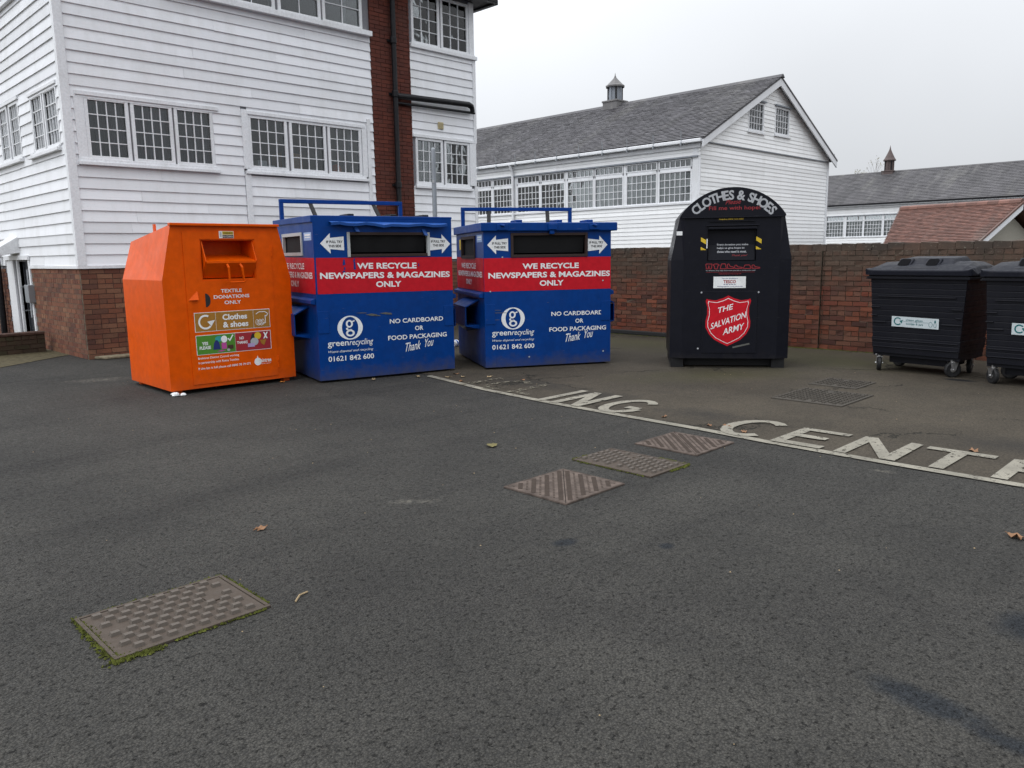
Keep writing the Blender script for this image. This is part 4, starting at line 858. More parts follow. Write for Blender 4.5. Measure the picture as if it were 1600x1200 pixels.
# ------------------------------------------------------------------ blue paper recycling containers
def arrow(mb, xt, xb, zc, h, fn, m=0):                      # xt = tip, xb = tail
    d = 1 if xb > xt else -1; L_ = abs(xb - xt); k = xt + d * L_ * .42
    flat2(mb, [(xt, zc), (k, zc - h * .5), (k, zc - h * .27), (xb, zc - h * .34), (xb, zc + h * .34), (k, zc + h * .27), (k, zc + h * .5)], fn, m)
def blue_bin(loc, th, w, D, H, label, dz, first):
    """dz shifts the printed bands; first = the container with the bent flap"""
    r = thing('paper_recycling_container', label, 'recycling bin', (*loc, 0), th, 'blue paper recycling containers')
    sx0, sx1, sz0, sz1 = (.445, 1.46, 1.535, 1.76) if first else (.40, 1.395, 1.50, 1.745)
    ss = (.47, 1.26, 1.565, 1.765) if first else (.50, 1.30, 1.50, 1.72)      # slot in the left side (y0, y1, z0, z1)
    t = .012; m = MB()
    for a, b, c, d in cells(0, w, .03, H, [(sx0, sx1, sz0, sz1)]): m.poly([(a, 0, c), (b, 0, c), (b, 0, d), (a, 0, d)])
    for a, b, c, d in cells(0, D, .03, H, [ss]): m.poly([(0, a, c), (0, a, d), (0, b, d), (0, b, c)])
    m.poly([(w, 0, .03), (w, D, .03), (w, D, H), (w, 0, H)]); m.poly([(0, D, .03), (0, D, H), (w, D, H), (w, D, .03)]); m.poly([(0, 0, .03), (0, D, .03), (w, D, .03), (w, 0, .03)]); m.poly([(0, 0, H), (w, 0, H), (w, D, H), (0, D, H)])
    body = m.build('body', 'blue', r)
    m = MB(); m.box(.03, w - .03, .12, D - .03, 1.1, H - .02)
    m = MB(); m.poly([(.02, .18, 1.1), (w - .02, .18, 1.1), (w - .02, .18, H - .01), (.02, .18, H - .01)]); m.poly([(.18, .02, 1.1), (.18, D - .02, 1.1), (.18, D - .02, H - .01), (.18, .02, H - .01)]); m.build('dark_backing', 'void', body)  # near-black sheets give the interior its shade by colour
    # slot frames
    m = MB(); f = .035
    m.box(sx0 - f, sx0, -.016, .03, sz0 - f, sz1 + f); m.box(sx1, sx1 + f, -.016, .03, sz0 - f, sz1 + f)
    m2 = MB(); m2.box(sx0, sx1, -.014, .03, sz0 - f, sz0); m2.box(sx0, sx1, -.014, .03, sz1, sz1 + f)
    m.build('slot_frame', 'greyframe' if first else 'brownrub', body, bevel=.003); m2.build('slot_rail', 'brownrub', body, bevel=.003)
    m = MB(); n = 24; vs = []
    for i in range(n + 1): x = sx0 + (sx1 - sx0) * i / n; y = .035 + .012 * math.sin(i * .9) * (1 if first else .2); vs += [(x, y + .05, sz0 + .02), (x, y, sz1)]
    m.add(vs, [(2 * i, 2 * i + 2, 2 * i + 3, 2 * i + 1) for i in range(n)]); m.build('rubber_flap', 'blackflat', body, smooth=True)
    m = MB(); a, b, c, d = ss; m.box(-.016, .02, a - .04, a, c - .04, d + .04); m.box(-.016, .02, b, b + .04, c - .04, d + .04); m.box(-.014, .02, a, b, c - .04, c); m.box(-.014, .02, a, b, d, d + .04); m.build('side_slot_frame', 'greyframe' if first else 'brownrub', body)
    m = MB(); m.box(.03, .04, a, b, c, d); m.build('side_rubber_flap', 'blackflat', body)
    # ledges, fork pockets, feet
    for s, nm in ((0, 'ledge'), (1, 'ledge')):
        X = lambda x: x if not s else w - x
        q = MB(); q.hexa([(X(-.06), .03, .955), (X(0), .03, .94), (X(0), D - .03, .94), (X(-.06), D - .03, .955), (X(-.06), .03, 1.0), (X(0), .03, 1.02), (X(0), D - .03, 1.02), (X(-.06), D - .03, 1.0)]); q.build(nm, 'blue', body, bevel=.006, fix=True)
        y0, y1 = .32, 1.12; q = MB()
        q.hexa([(X(-.19), y0, .805), (X(0), y0, .905), (X(0), y1, .905), (X(-.19), y1, .805), (X(-.19), y0, .82), (X(0), y0, .92), (X(0), y1, .92), (X(-.19), y1, .82)])
        q.box(*sorted((X(-.19), X(-.178))), y0, y1, .57, .80); q.hexa([(X(-.19), y0, .56), (X(0), y0, .52), (X(0), y1, .42), (X(-.19), y1, .56), (X(-.19), y0, .572), (X(0), y0, .572), (X(0), y1, .572), (X(-.19), y1, .572)])
        q.build('fork_pocket', 'blue', body, fix=True)
        q = MB(); q.box(*sorted((X(-.17), X(-.0))), y1 - .04, y1 - .03, .575, .80); q.build('pocket_dark_back', 'void', body)  # black plate stands in for shade deep in the pocket
        q = MB(); q.box(*sorted((X(.003), X(.14))), -.007, -.0005, .60, .865); q.build('corner_plate', 'blue', body, bevel=.003)
    q = MB()
    for x in (.25, w - .45): q.box(x, x + .2, .1, D - .1, 0, .032)
    q.build('skid', 'blackflat', r)
    # lid
    if first:
        q = MB(); q.hexa([(-.02, .0, H - .06), (w + .01, .0, H - .01), (w + .01, D, H - .01), (-.02, D + .02, H - .04), (-.02, 0, H + .02), (w + .01, -.004, H + .02), (w + .01, D, H + .03), (-.02, D + .02, H + .03)]); lid = q.build('lid', 'blue', r, bevel=.008, fix=True)
        q = MB(); n = 14; vs = []
        for i in range(n + 1):
            x = .195 + (1.72 - .195) * i / n; b = .010 * math.sin(i * 1.9) - .012 * (i in (6, 7, 8)); vs += [(x, -.002, H - .045 - .012 * i / n), (x, -.085 + b, H - .062 - .016 * i / n + b), (x, -.08 + b, H - .095 - .012 * i / n + b)]
        q.add(vs, [(3 * i + j, 3 * i + 3 + j, 3 * i + 4 + j, 3 * i + 1 + j) for i in range(n) for j in (0, 1)]); q.build('rain_flap', 'blue_light', body)
        q = MB(); q.hexa([(.515, -.05, 1.80), (.56, -.05, 1.80), (.56, -.002, 1.80), (.515, -.002, 1.80), (.49, -.015, 1.87), (.535, -.015, 1.87), (.535, -.002, 1.87), (.49, -.002, 1.87)]); q.build('flap_arm', 'blue_light', body); q = MB(); q.hexa([(1.415, -.05, 1.755), (1.46, -.05, 1.755), (1.46, -.002, 1.755), (1.415, -.002, 1.755), (1.385, -.015, 1.835), (1.43, -.015, 1.835), (1.43, -.002, 1.835), (1.385, -.002, 1.835)]); q.build('flap_arm', 'blue_light', body)
        yr, zr = 1.50, 2.27
    else:
        q = MB(); q.box(-.035, w + .075, -.05, D + .03, H - .035, H + .075); lid = q.build('lid', 'blue', r, bevel=.012)
        for x in (.22, w - .28): q = MB(); q.tube([(x, -.055, H + .03), (x, -.08, H + .045), (x + .04, -.09, H + .03)], .016, 8); q.box(x - .05, x + .09, -.07, -.048, H - .02, H + .05); q.build('latch', 'blue', lid, bevel=.006)
        q = MB(); q.box(.86, .98, -.085, -.05, H - .02, H + .055); q.box(.885, .945, -.07, -.0, H - .075, H - .03); q.build('latch', 'blue', lid, bevel=.006)
        yr, zr = 1.48, 2.19
    q = MB(); zt = H + .02; s = .026; q.box(.03, w - .03, yr - s, yr + s, zr - .052, zr)
    for x in (.03, w - .03 - 2 * s): q.box(x, x + 2 * s, yr - s, yr + s, zt, zr - .052)
    q.build('rail', 'blue', r, bevel=.006)
    lean = .0 if first else -.07
    for x in (.42, 1.32): q = MB(); q.hexa([(x + lean, yr - .3, zt), (x + lean + .05, yr - .3, zt), (x + lean + .05, yr - .26, zt), (x + lean, yr - .26, zt), (x, yr - .03, zr - .05), (x + .05, yr - .03, zr - .05), (x + .05, yr, zr - .05), (x, yr, zr - .05)]); q.build('rail_brace', 'blackflat', r)
    for x in (.50, 1.06, 1.50): q = MB(); q.box(x, x + .08, .18, .5, H + (.02 if first else .07), H + (.055 if first else .12)); q.build('lid_lug', 'blue' if not first else 'gutter', lid, bevel=.01)
    # printed bands, arrows and lettering
    A, B = front(-.0025), front(-.0042); S = lambda y, z: (-.0025, y, z); S2 = lambda x, z: (-.0042, D - .05 - x, z)
    r0, r1 = 1.07 - dz, 1.495 - dz * .9
    q = MB(); flat2(q, [(.02 if first else 0.002, r0), (w - .002, r0 - .01 if first else r0), (w - .002, r1 - .012 if first else r1), (.02 if first else .002, r1)], A, 0); q.poly([S(.002, r0), S(D - .02, r0), S(D - .02, r1 + .02), S(.002, r1)], 0)
    decal(q, 'red_band', 'red', body)
    tl = -.012 if first else .0
    q = MB(); o = -dz
    put_text(q, 'WE RECYCLE', B, .52, 1.305, 1.352 + o, 1.425 + o, .03, tilt=tl); put_text(q, 'NEWSPAPERS & MAGAZINES', B, .058, 1.768 - (.015 if not first else 0), 1.238 + o, 1.312 + o, .03, tilt=tl); put_text(q, 'ONLY', B, .755, 1.09, 1.128 + o, 1.20 + o, .03, tilt=tl)
    b0, b1 = .28, D - .1
    put_text(q, 'WE RECYCLE', S2, .30, 1.22, 1.36 + o, 1.435 + o, .02); put_text(q, 'NEWSPAPERS & MAGAZINES', S2, .06, D - .14, 1.25 + o, 1.325 + o, .02); put_text(q, 'ONLY', S2, .60, .96, 1.14 + o, 1.215 + o, .02)
    e = .012 if not first else 0
    put_text(q, 'NO CARDBOARD', B, .915, 1.655, .672 + e, .728 + e, .02); put_text(q, 'OR', B, 1.255, 1.37, .568 + e, .624 + e, .02); put_text(q, 'FOOD PACKAGING', B, .885, 1.70, .462 + e, .52 + e, .02)
    put_text(q, 'Thank', B, 1.115, 1.33, .315 + e * 2, .425 + e * 2, .006, .45, tilt=.12); put_text(q, 'You', B, 1.385, 1.51, .35 + e * 2, .455 + e * 2, .006, .45, tilt=.12)
    x = -.015 if not first else 0.
    put_text(q, 'green', B, .108 + x, .37 + x, .415 + e, .49 + e, .012); put_text(q, 'recycling', B, .378 + x, .688 + x, .415 + e, .51 + e, .004, .3)
    put_text(q, 'Waste disposal and recycling', B, .112 + x, .684 + x, .352 + e, .388 + e, .0, .3); put_text(q, '01621 842 600', B, .108 + x, .688 + x, .255 + e, .318 + e, .016)
    cx, cz = .398 + x, .652 + e * 1.5; ring(q, cx, cz, (.160, .145), (.103, .132), B, 0, 0, 360, 48)
    ring(q, cx - .008, cz + .048, (.045, .047), (.022, .028), B, 0, 0, 360, 26); ring(q, cx, cz - .065, (.055, .042), (.030, .022), B, 0, 0, 360, 26); ring(q, cx - .012, cz - .012, (.042, .02), (.02, .008), B, 0, 120, 330, 16); flat2(q, [(cx + .02, cz + .078), (cx + .058, cz + .092), (cx + .062, cz + .076), (cx + .034, cz + .066)], B)
    decal(q, 'lettering', 'white', body)
    q = MB(); za = 1.662 if first else 1.628
    arrow(q, .08 if first else .05, .37 if first else .33, za, .24, A); q.ng(); arrow(q, 1.785 if first else 1.715, 1.50 if first else 1.435, za - .012, .24, A)
    q.ng(); q.poly([S(.06, za + .04), S(.36, za + .04), S(.36, za + .135), S(.06, za + .135)], 1)
    if not first: q.ng(); q.poly([S(1.33, za - .05), S(1.50, za - .05), S(1.50, za + .1), S(1.33, za + .1)], 2)
    for a, b in ((.155, .355), (1.515, 1.715)) if first else ((.115, .315), (1.455, 1.655)):
        put_text(q, 'IF FULL TRY', B, a, b, za + .004, za + .034, .03, m=3); put_text(q, 'THIS SIDE', B, a + .025, b - .02, za - .045, za - .015, .03, m=3)
    q.gid = 2; q.poly([(-.0042, .32, za + .07), (-.0042, .1, za + .07), (-.0042, .1, za + .082), (-.0042, .32, za + .082)], 0); q.poly([(-.0042, .32, za + .095), (-.0042, .1, za + .095), (-.0042, .1, za + .115), (-.0042, .32, za + .115)], 0)
    decal(q, 'stickers', ['white', 'paleblue', 'yellow', 'ink'], body)
    q = MB(); C = front(-.0055)
    if first:
        rr = random.Random(3)
        for (x0, x1, z, hh) in ((.47, .62, .826, .006), (.60, .76, .80, .018), (.78, .95, .808, .016), (.70, .80, .785, .008)):
            flat2(q, [(x0, z), ((x0 + x1) / 2, z - hh), (x1, z - hh * 1.4), (x1 - .01, z - hh * .2), ((x0 + x1) / 2, z + hh * .6)], C, 0)
        for (x0, z0, ww, hh) in ((.345, 1.40, .03, .075), (.355, 1.345, .02, .04), (.475, 1.35, .03, .10), (.48, 1.44, .02, .045), (.335, 1.32, .04, .02), (1.32, 1.37, .02, .04)):
            flat2(q, [(x0 + rr.uniform(-.01, .01), z0), (x0 + ww, z0 + rr.uniform(0, .02)), (x0 + ww * .8, z0 + hh), (x0 + ww * .2, z0 + hh * .9)], C, 1)
    else:
        for (x0, x1, z) in ((.10, .22, .79), (.12, .30, .755), (.02, .2, .665)): flat2(q, [(x0, z), (x1, z - .004), (x1, z - .009), (x0 + .02, z - .008)], C, 0)
        for x0, z0 in ((.6, .15), (1.66, .18), (1.65, 1.14), (.25, 1.47), (.08, 1.03)): disc(q, x0, z0, .012, .010, C, 2, n=8)
    decal(q, 'paint_damage', ['scratch', 'blue', 'greyprint'], body, True)
    return r
blue_bin((4.974, 8.265), -.243, 1.809, 1.675, 1.967, 'blue paper recycling container with bent rain flap and torn red band beside the orange bank', 0., True)
blue_bin((7.019, 7.543), -.514, 1.766, 1.72, 1.836, 'blue paper recycling container with thick overhanging lid and intact red band', .04, False)

# ------------------------------------------------------------------ black charity bank
sa = thing('clothes_bank', 'black arched clothes and shoes bank with red shield emblem in front of the brick wall', 'donation bank', (8.712, 5.814, 0), -.938)
w, D, bz, kn, sh, ap = 1.499, 1.15, .13, 1.40, 1.955, 2.30
cx = w / 2; hc = .648; sg = ap - sh; RA = (hc * hc + sg * sg) / (2 * sg); cz = ap - RA; a0 = math.degrees(math.asin(hc / RA))
arc = [(cx + RA * math.sin(math.radians(t)), cz + RA * math.cos(math.radians(t))) for t in np.linspace(a0, -a0, 25)]
outl = [(0, bz), (w, bz), (w, kn)] + arc + [(0, kn)]
i0 = .155; f0 = [(i0, bz), (w - i0, bz), (w - i0 - .0, kn), (w - i0 - .005, sh - .01), (i0 + .005, sh - .01), (i0, kn)]
m = MB(); m.prism(outl, 'y', .055, D); body = m.build('body', 'black', sa, bevel=.006, fix=True)
m = MB(); hx0, hx1, hz0, hz1 = .45, 1.054, 1.382, 1.776          # chamfered front with hatch opening
for a, b, c, d in cells(i0, w - i0, bz, sh - .01, [(hx0, hx1, hz0, hz1)]): m.poly([(a, 0, c), (b, 0, c), (b, 0, d), (a, 0, d)])
for s_x in (0, 1):
    X = lambda x: x if not s_x else w - x
    m.poly([(X(i0), 0, bz), (X(i0), 0, kn), (X(.0), .056, kn), (X(.0), .056, bz)]); m.poly([(X(i0), 0, kn), (X(i0), 0, sh - .01), (X(.105), .056, sh - .01), (X(.0), .056, kn)])
m.poly([(i0, 0, sh - .01), (w - i0, 0, sh - .01), (w - .105, .056, sh - .01), (.105, .056, sh - .01)]); m.poly([(i0, 0, bz), (w - i0, 0, bz), (w, .056, bz), (0, .056, bz)])
m.poly([(hx0, 0, hz0), (hx0, .13, hz0), (hx0, .13, hz1), (hx0, 0, hz1)]); m.poly([(hx1, 0, hz0), (hx1, .13, hz0), (hx1, .13, hz1), (hx1, 0, hz1)]); m.poly([(hx0, 0, hz1), (hx1, 0, hz1), (hx1, .13, hz1), (hx0, .13, hz1)])
fp = m.build('front_panel', 'black', sa, fix=True)
m = MB(); m.hexa([(hx0 + .01, .02, hz0 + .005), (hx1 - .01, .02, hz0 + .005), (hx1 - .01, .05, hz0 + .005), (hx0 + .01, .05, hz0 + .005), (hx0 + .01, .085, hz1 - .02), (hx1 - .01, .085, hz1 - .02), (hx1 - .01, .12, hz1 - .02), (hx0 + .01, .12, hz1 - .02)]); ht = m.build('hatch_door', 'black', sa, bevel=.006)
m = MB(); m.box(hx0 - .02, hx1 + .02, -.028, .0, hz1 + .045, hz1 + .06); m.box(hx0 + .005, hx1 - .005, -.05, -.0, hz1 + .005, hz1 + .03); m.box(hx0 + .02, hx1 - .03, -.02, 0, hz1 + .10, hz1 + .108); m.build('hatch_hood', 'black', sa, bevel=.006)
m = MB(); m.prism([(cx + (hc + .0) * 1, sh - .02)] + arc + [(cx - hc, sh - .02)], 'y', -.022, .056); ar = m.build('arch_panel', 'black', sa, bevel=.004, fix=True)
m = MB(); m.box(i0 - .03, w - i0 + .03, -.03, .0, sh - .032, sh - .018); m.build('arch_lip', 'black', sa, bevel=.004)
m = MB(); m.box(.40, 1.09, -.008, -.0005, .20, 1.0); dp = m.build('access_panel', 'black', sa, bevel=.003)
m = MB()
for x in (.02, w - .20): m.box(x, x + .16, .05, D - .05, 0, bz + .01)
m.box(.2, w - .2, .16, .2, .02, bz + .01); m.build('skid', 'blackflat', sa)
# curved heading, one letter after the other along the arch
fA = front(-.0245); word = 'CLOTHES & SHOES'; m = MB(); adv = []
for ch in word: adv.append(.42 if ch == ' ' else text_mesh(ch, .03)[2] * .72 + .17)
tot = sum(adv); pos_ = 0; A0, A1 = 135.5, 42.5; rm, lh = RA - .098, .118
for ch, ad in zip(word, adv):
    t = math.radians(A0 + (A1 - A0) * (pos_ + ad / 2) / tot); pos_ += ad
    if ch == ' ': continue
    v, fs, asp = text_mesh(ch, .03); ww = lh * asp * .92; al = t - math.pi / 2; pts = []
    for p in v: px, pz = (p[0] - .5) * ww, (p[1] - .5) * lh; pts.append(fA(cx + rm * math.cos(t) + px * math.cos(al) - pz * math.sin(al), cz + rm * math.sin(t) + px * math.sin(al) + pz * math.cos(al)))
    m.ng(); m.add(pts, fs)
decal(m, 'letter', 'greyprint', ar)
m = MB(); put_text(m, 'Please', fA, .655, .845, 2.09, 2.145, .0, .4, tilt=.05); put_text(m, 'Fill me with hope!', fA, .455, 1.08, 2.005, 2.068, .004); decal(m, 'lettering', 'redprint', ar)
m = MB(); fF = front(-.0025); put_text(m, 'Helpline 0800 123 2000', fF, .585, .885, 1.893, 1.915, .025); decal(m, 'lettering', 'yellow', fp)
hd = lambda x, z: (x, .018 + (z - hz0) * .165, z)
m = MB(); put_text(m, 'Fill me with hope', hd, .575, .945, 1.625, 1.66, .02); put_text(m, 'Thank you!', hd, .76, .95, 1.435, 1.465, .0, .4); decal(m, 'lettering', 'redprint', ht)
m = MB()
for i, (t_, b_) in enumerate((('Every donation you make', .96), ('helps us give hope to', .915), ('those who need it most.', .94))): put_text(m, t_, hd, .573, b_, 1.572 - .043 * i, 1.602 - .043 * i, .03)
decal(m, 'lettering', 'greyprint', ht)
m = MB()                                                    # row of red garment pictograms
def outline(p, t=.006, k=0):
    for (a, b), (c, d) in zip(p, p[1:] + p[:1]):
        nx, nz = -(d - b), c - a; l = math.hypot(nx, nz) + 1e-9; nx, nz = nx / l * t / 2, nz / l * t / 2; flat2(m, [(a - nx, b - nz), (c - nx, d - nz), (c + nx, d + nz), (a + nx, b + nz)], fF, k)
x = .435; shp = [[(0, 1), (1, 1), (.9, 0), (.6, 0), (.5, .7), (.4, 0), (.1, 0)], [(0, .8), (.3, 1), (.7, 1), (1, .8), (.85, .55), (.75, .65), (.75, 0), (.25, 0), (.25, .65), (.15, .55)], [(.2, 1), (.8, 1), (1, 0), (0, 0)], [(0, .9), (.2, 1), (.4, .5), (1, .3), (1, .05), (0, .05)]]
for i in range(7):
    q = shp[i % 4] if i < 4 else shp[(3, 2, 3)[i - 4]]; ww = .078 if i < 4 else .095; hh = .062 if i < 4 else .045; m.ng(); outline([(x + a * ww, 1.285 + b * hh) for a, b in q], .008); x += ww + .012
decal(m, 'pictogram', 'redprint', fp)
m = MB(); put_text(m, 'The Salvation Army helps those most vulnerable in society and in need', fF, .435, 1.05, 1.252, 1.270, .01); decal(m, 'lettering', 'greyprint', fp)
m = MB(); put_text(m, 'salvationarmy.org.uk', fF, .60, .88, 1.212, 1.228, .01); m.ng(); flat2(m, [(.44, 1.24), (1.04, 1.24), (1.04, 1.243), (.44, 1.243)], fF); decal(m, 'underline', 'redprint', fp)
m = MB(); fG = front(-.0042); flat2(m, [(.536, 1.040), (.938, 1.040), (.938, 1.186), (.536, 1.186)], fF, 0)
put_text(m, 'You are donating to', fG, .635, .84, 1.152, 1.172, .01, m=2, split=False); put_text(m, 'TESCO', fG, .66, .815, 1.10, 1.142, .03, m=1, split=False); put_text(m, 'Working together in your community', fG, .58, .90, 1.05, 1.068, .01, m=2, split=False)
for k in range(5): flat2(m, [(.66 + .032 * k, 1.083), (.682 + .032 * k, 1.083), (.688 + .032 * k, 1.09), (.666 + .032 * k, 1.09)], fG, 2)
decal(m, 'notice', ['white', 'redprint', 'navy'], fp)
m = MB(); k = 0
for x0 in (.366, 1.048):
    for z0, z1 in ((1.60, 1.685), (1.525, 1.565)): m.ng(); flat2(m, [(x0, z1), (x0, z0 + .035 if z1 > 1.6 else z0), (x0 + .066, z0 - .005 if z1 > 1.6 else z0), (x0 + .066, z1 - .035 if z1 > 1.6 else z0 + .003)], fF, 0)
m.ng(); flat2(m, [(.437, 1.545), (.449, 1.545), (.449, 1.665), (.437, 1.665)], fG, 1); m.ng(); flat2(m, [(.062, 1.715), (.14, 1.715), (.14, 1.765), (.062, 1.765)], lambda x, z: (x, .030 - .10 * (x - .06), z), 1)
decal(m, 'hazard_sticker', ['yellow', 'white'], fp)
# shield emblem
def shield(k, dz=0.):
    P = []; c, zt, zb, hw = .728, .945, .292, .283
    half = [(0, zt), (.07, zt - .035), (.16, zt - .062), (.245, zt - .052), (hw - .012, zt - .04), (hw, zt - .07), (hw - .022, zt - .15), (hw - .022, zt - .24), (hw - .002, zt - .33), (hw - .004, zt - .41), (hw - .05, zt - .50), (hw - .12, zt - .57), (.07, zt - .62), (0, zb)]
    mz = .61
    for a, b in half: P.append((c + a * k, mz + (b - mz) * k))
    for a, b in half[-2:0:-1]: P.append((c - a * k, mz + (b - mz) * k))
    return P[::-1]
m = MB(); sF = [front(-.0095 - .0012 * i) for i in range(4)]
for i, (k, mi) in enumerate(((1, 1), (.905, 0), (.88, 1))):
    P = shield(k); n_ = len(P); c_ = sF[i](.728, .61); m.add([sF[i](*p) for p in P] + [c_], [(j, (j + 1) % n_, n_) for j in range(n_)], mi)
for t_, x0, x1, z0, z1, tl_ in (('THE', .60, .79, .745, .815, .28), ('SALVATION', .515, .955, .585, .665, .36), ('ARMY', .67, .935, .475, .555, .30)): put_text(m, t_, sF[3], x0, x1, z0, z1, .012, .12, m=0, tilt=tl_, split=False)
decal(m, 'shield_emblem', ['white', 'red'], dp)
m = MB(); tl = front(-.0095); flat2(m, [(.80, .265), (1.01, .315), (1.005, .335), (.795, .285)], tl, 0); decal(m, 'paper_strip', ['scratch'], dp)
m = MB()
for x, z in ((.39, .985), (1.10, .985), (.36, .258)): m.ng(); disc(m, x, z, .012, .012, fF, 0, n=10)
decal(m, 'bolt_head', 'greyprint', fp)

# ------------------------------------------------------------------ black wheeled containers
MAT['plastic'] = paint('black_moulded_plastic', (.008, .0085, .0125), .42, .16, (.02, .02, .022), .4, 3, .2)
MAT['lidplastic'] = paint('grey_black_lid_plastic', (.011, .012, .018), .46, .10, (.08, .075, .07), .45, 4, .2)
MAT['zinc'] = plain('zinc_plated_steel', (.55, .55, .55), .35, .5, .9); MAT['tyre'] = plain('castor_rubber', (.012, .012, .013), .6, .4)
MAT['tealprint'] = plain('teal_ink', (.005, .12, .13), .5); MAT['palelabel'] = paint('pale_label', (.50, .56, .58), .45, .4, (.3, .3, .3), .3, 8)
def castor(parent, x, y, turn):
    q = MB(); q.box(-.05, .05, -.05, .05, .20, .215); q.lathe([(.035, .17), (.035, .20)], 12)
    for s in (-1, 1): q.hexa([(s * .03 - .004, -.02, .085), (s * .03 + .004, -.02, .085), (s * .03 + .004, .02, .085), (s * .03 - .004, .02, .085), (s * .03 - .004, -.045, .18), (s * .03 + .004, -.045, .18), (s * .03 + .004, .05, .18), (s * .03 - .004, .05, .18)])
    q.box(-.034, .034, -.045, .05, .172, .182); q.tube([(-.045, 0, .095), (.045, 0, .095)], .011, 8)
    c = q.build('castor', 'zinc', parent, (x, y, 0), turn)
    q = MB(); q.lathe([(.055, -.022), (.082, -.024), (.095, -.014), (.095, .014), (.082, .024), (.055, .022)], 24, (0, 0, .095), 'x'); q.build('tyre', 'tyre', c, smooth=False)
    q = MB(); q.lathe([(.02, -.025), (.056, -.016), (.056, .016), (.02, .025)], 18, (0, 0, .095), 'x'); q.build('rim', 'zinc', c)
def wheeled(loc, th, label, marks):
    r = thing('wheeled_container', label, 'wheelie bin', (*loc, 0), th, 'black wheeled glass bins along the wall')
    w, D = 1.105, .86; zb, zt = .235, 1.165; q = MB()
    lo = [(.055, .05), (w - .055, .05), (w - .055, D - .06), (.055, D - .06)]; hi = [(0, 0), (w, 0), (w, D), (0, D)]
    ns = 14
    for i in range(ns):
        a, b = i / ns, (i + 1) / ns; rib = .006 if i in (1, 2) else 0.; P = []
        for t in (a, b):
            for (x0, y0), (x1, y1) in zip(lo, hi): X, Y = x0 + (x1 - x0) * t, y0 + (y1 - y0) * t; X += rib * (1 if x0 > .5 else -1) ; Y += rib * (1 if y0 > .5 else -1); P.append((X, Y, zb + (zt - zb) * t))
        q.hexa(P)
    body = q.build('body', 'plastic', r, bevel=.006)
    for z, a, b in ((.935, .1, 1.0), (.80, .02, .13), (.80, .95, 1.07), (.70, .02, .1), (.70, 1.0, 1.07), (.62, .04, .2), (.62, .85, 1.06), (.40, .06, 1.04), (.315, .06, 1.04)):
        q = MB(); yy = .05 * (1 - (z - zb) / (zt - zb)); q.box(a, b, yy - .016, yy + .01, z - .006, z + .006); q.build('rib', 'plastic', body, bevel=.004)
    q = MB(); q.box(-.035, w + .035, -.035, D + .02, zt - .02, zt + .012); q.box(-.02, w + .02, -.02, D, zt + .012, zt + .05); q.build('rim', 'plastic', r, bevel=.006)
    q = MB()
    for s in (-.075, w + .02): q.tube([(s, D * .45, zt - .015), (s + .055, D * .45, zt - .015)], .022, 10)
    q.box(-.06, -.03, .0, D * .6, zt - .02, zt - .005); q.build('trunnion', 'plastic', r)
    # lid: skirt, sloping shoulders, raised middle with two square openings
    q = MB(); z0 = zt + .03; prof = [(-.055, z0), (-.06, z0 + .055), (.10, z0 + .115), (.28, z0 + .155), (.60, z0 + .155), (D - .05, z0 + .11), (D + .03, z0 + .03), (D + .03, z0)]
    segx = [(-.055, .0), (-.02, .62), (.05, .93), (.15, 1.0), (w - .15, 1.0), (w - .05, .93), (w + .02, .62), (w + .055, .0)]; vs = []
    for x, k in segx:
        for y, z in prof: vs.append((x, y if 0 < y < D else y + (.0 if k > .5 else (.02 if y < 0 else -.02)), z0 + .03 * (1 - k) * (z > z0) + (z - z0) * (k if z > z0 + .06 else 1)))
    n = len(prof); fs = [(i * n + j, (i + 1) * n + j, (i + 1) * n + j + 1, i * n + j + 1) for i in range(len(segx) - 1) for j in range(n - 1)] + [tuple(range(n)), tuple(range((len(segx) - 1) * n, len(segx) * n))]
    q.add(vs, fs); lid = q.build('lid', 'lidplastic', r, bevel=.012, fix=True, smooth=False)
    q = MB(); c0, c1 = .22, .92; q.hexa([(c0, .05, z0 + .07), (c1, .05, z0 + .07), (c1 - .0, .66, z0 + .13), (c0, .66, z0 + .13), (c0 + .07, .26, z0 + .195), (c1 - .07, .26, z0 + .195), (c1 - .05, .60, z0 + .215), (c0 + .05, .60, z0 + .215)]); hump = q.build('lid_hump', 'lidplastic', lid, bevel=.02, seg=3)
    q = MB(); q.hexa([(.24, -.02, z0 + .058), (.78, -.02, z0 + .058), (.78, .06, z0 + .06), (.24, .06, z0 + .06), (.25, .015, z0 + .088), (.77, .015, z0 + .088), (.77, .09, z0 + .10), (.25, .09, z0 + .10)]); q.build('hand_grip', 'plastic', lid, bevel=.01)
    sl = (.03) / .42
    for xo in (.335, .66):                                   # openings: raised collar and dark mouth on the hump's front slope
        def S(x, u): return (x, .04 + .20 * u / .255 * 1.0 + .03, z0 + .10 + u * .62)
        def pl(x, v, o=0.): y = .095 + .145 * v; return (x, y - .010 * o, z0 + .085 + .10 * v + .006 * o)
        q = MB(); q.hexa([pl(xo - .085, -.05), pl(xo + .085, -.05), pl(xo + .085, 1.0), pl(xo - .085, 1.0), pl(xo - .08, -.02, 2.2), pl(xo + .08, -.02, 2.2), pl(xo + .08, .97, 2.2), pl(xo - .08, .97, 2.2)]); q.build('opening_collar', 'lidplastic', hump, bevel=.012, seg=3)
        q = MB(); P = [(xo + .062 * sx * (1 if abs(sv) > .3 else 1.0), .47 + .38 * sv) for sx, sv in ((-1, -.7), (-.7, -1), (.7, -1), (1, -.7), (1, .7), (.7, 1), (-.7, 1), (-1, .7))]; q.poly([pl(x, v, 2.9) for x, v in P]); q.build('opening_mouth', 'void', hump)
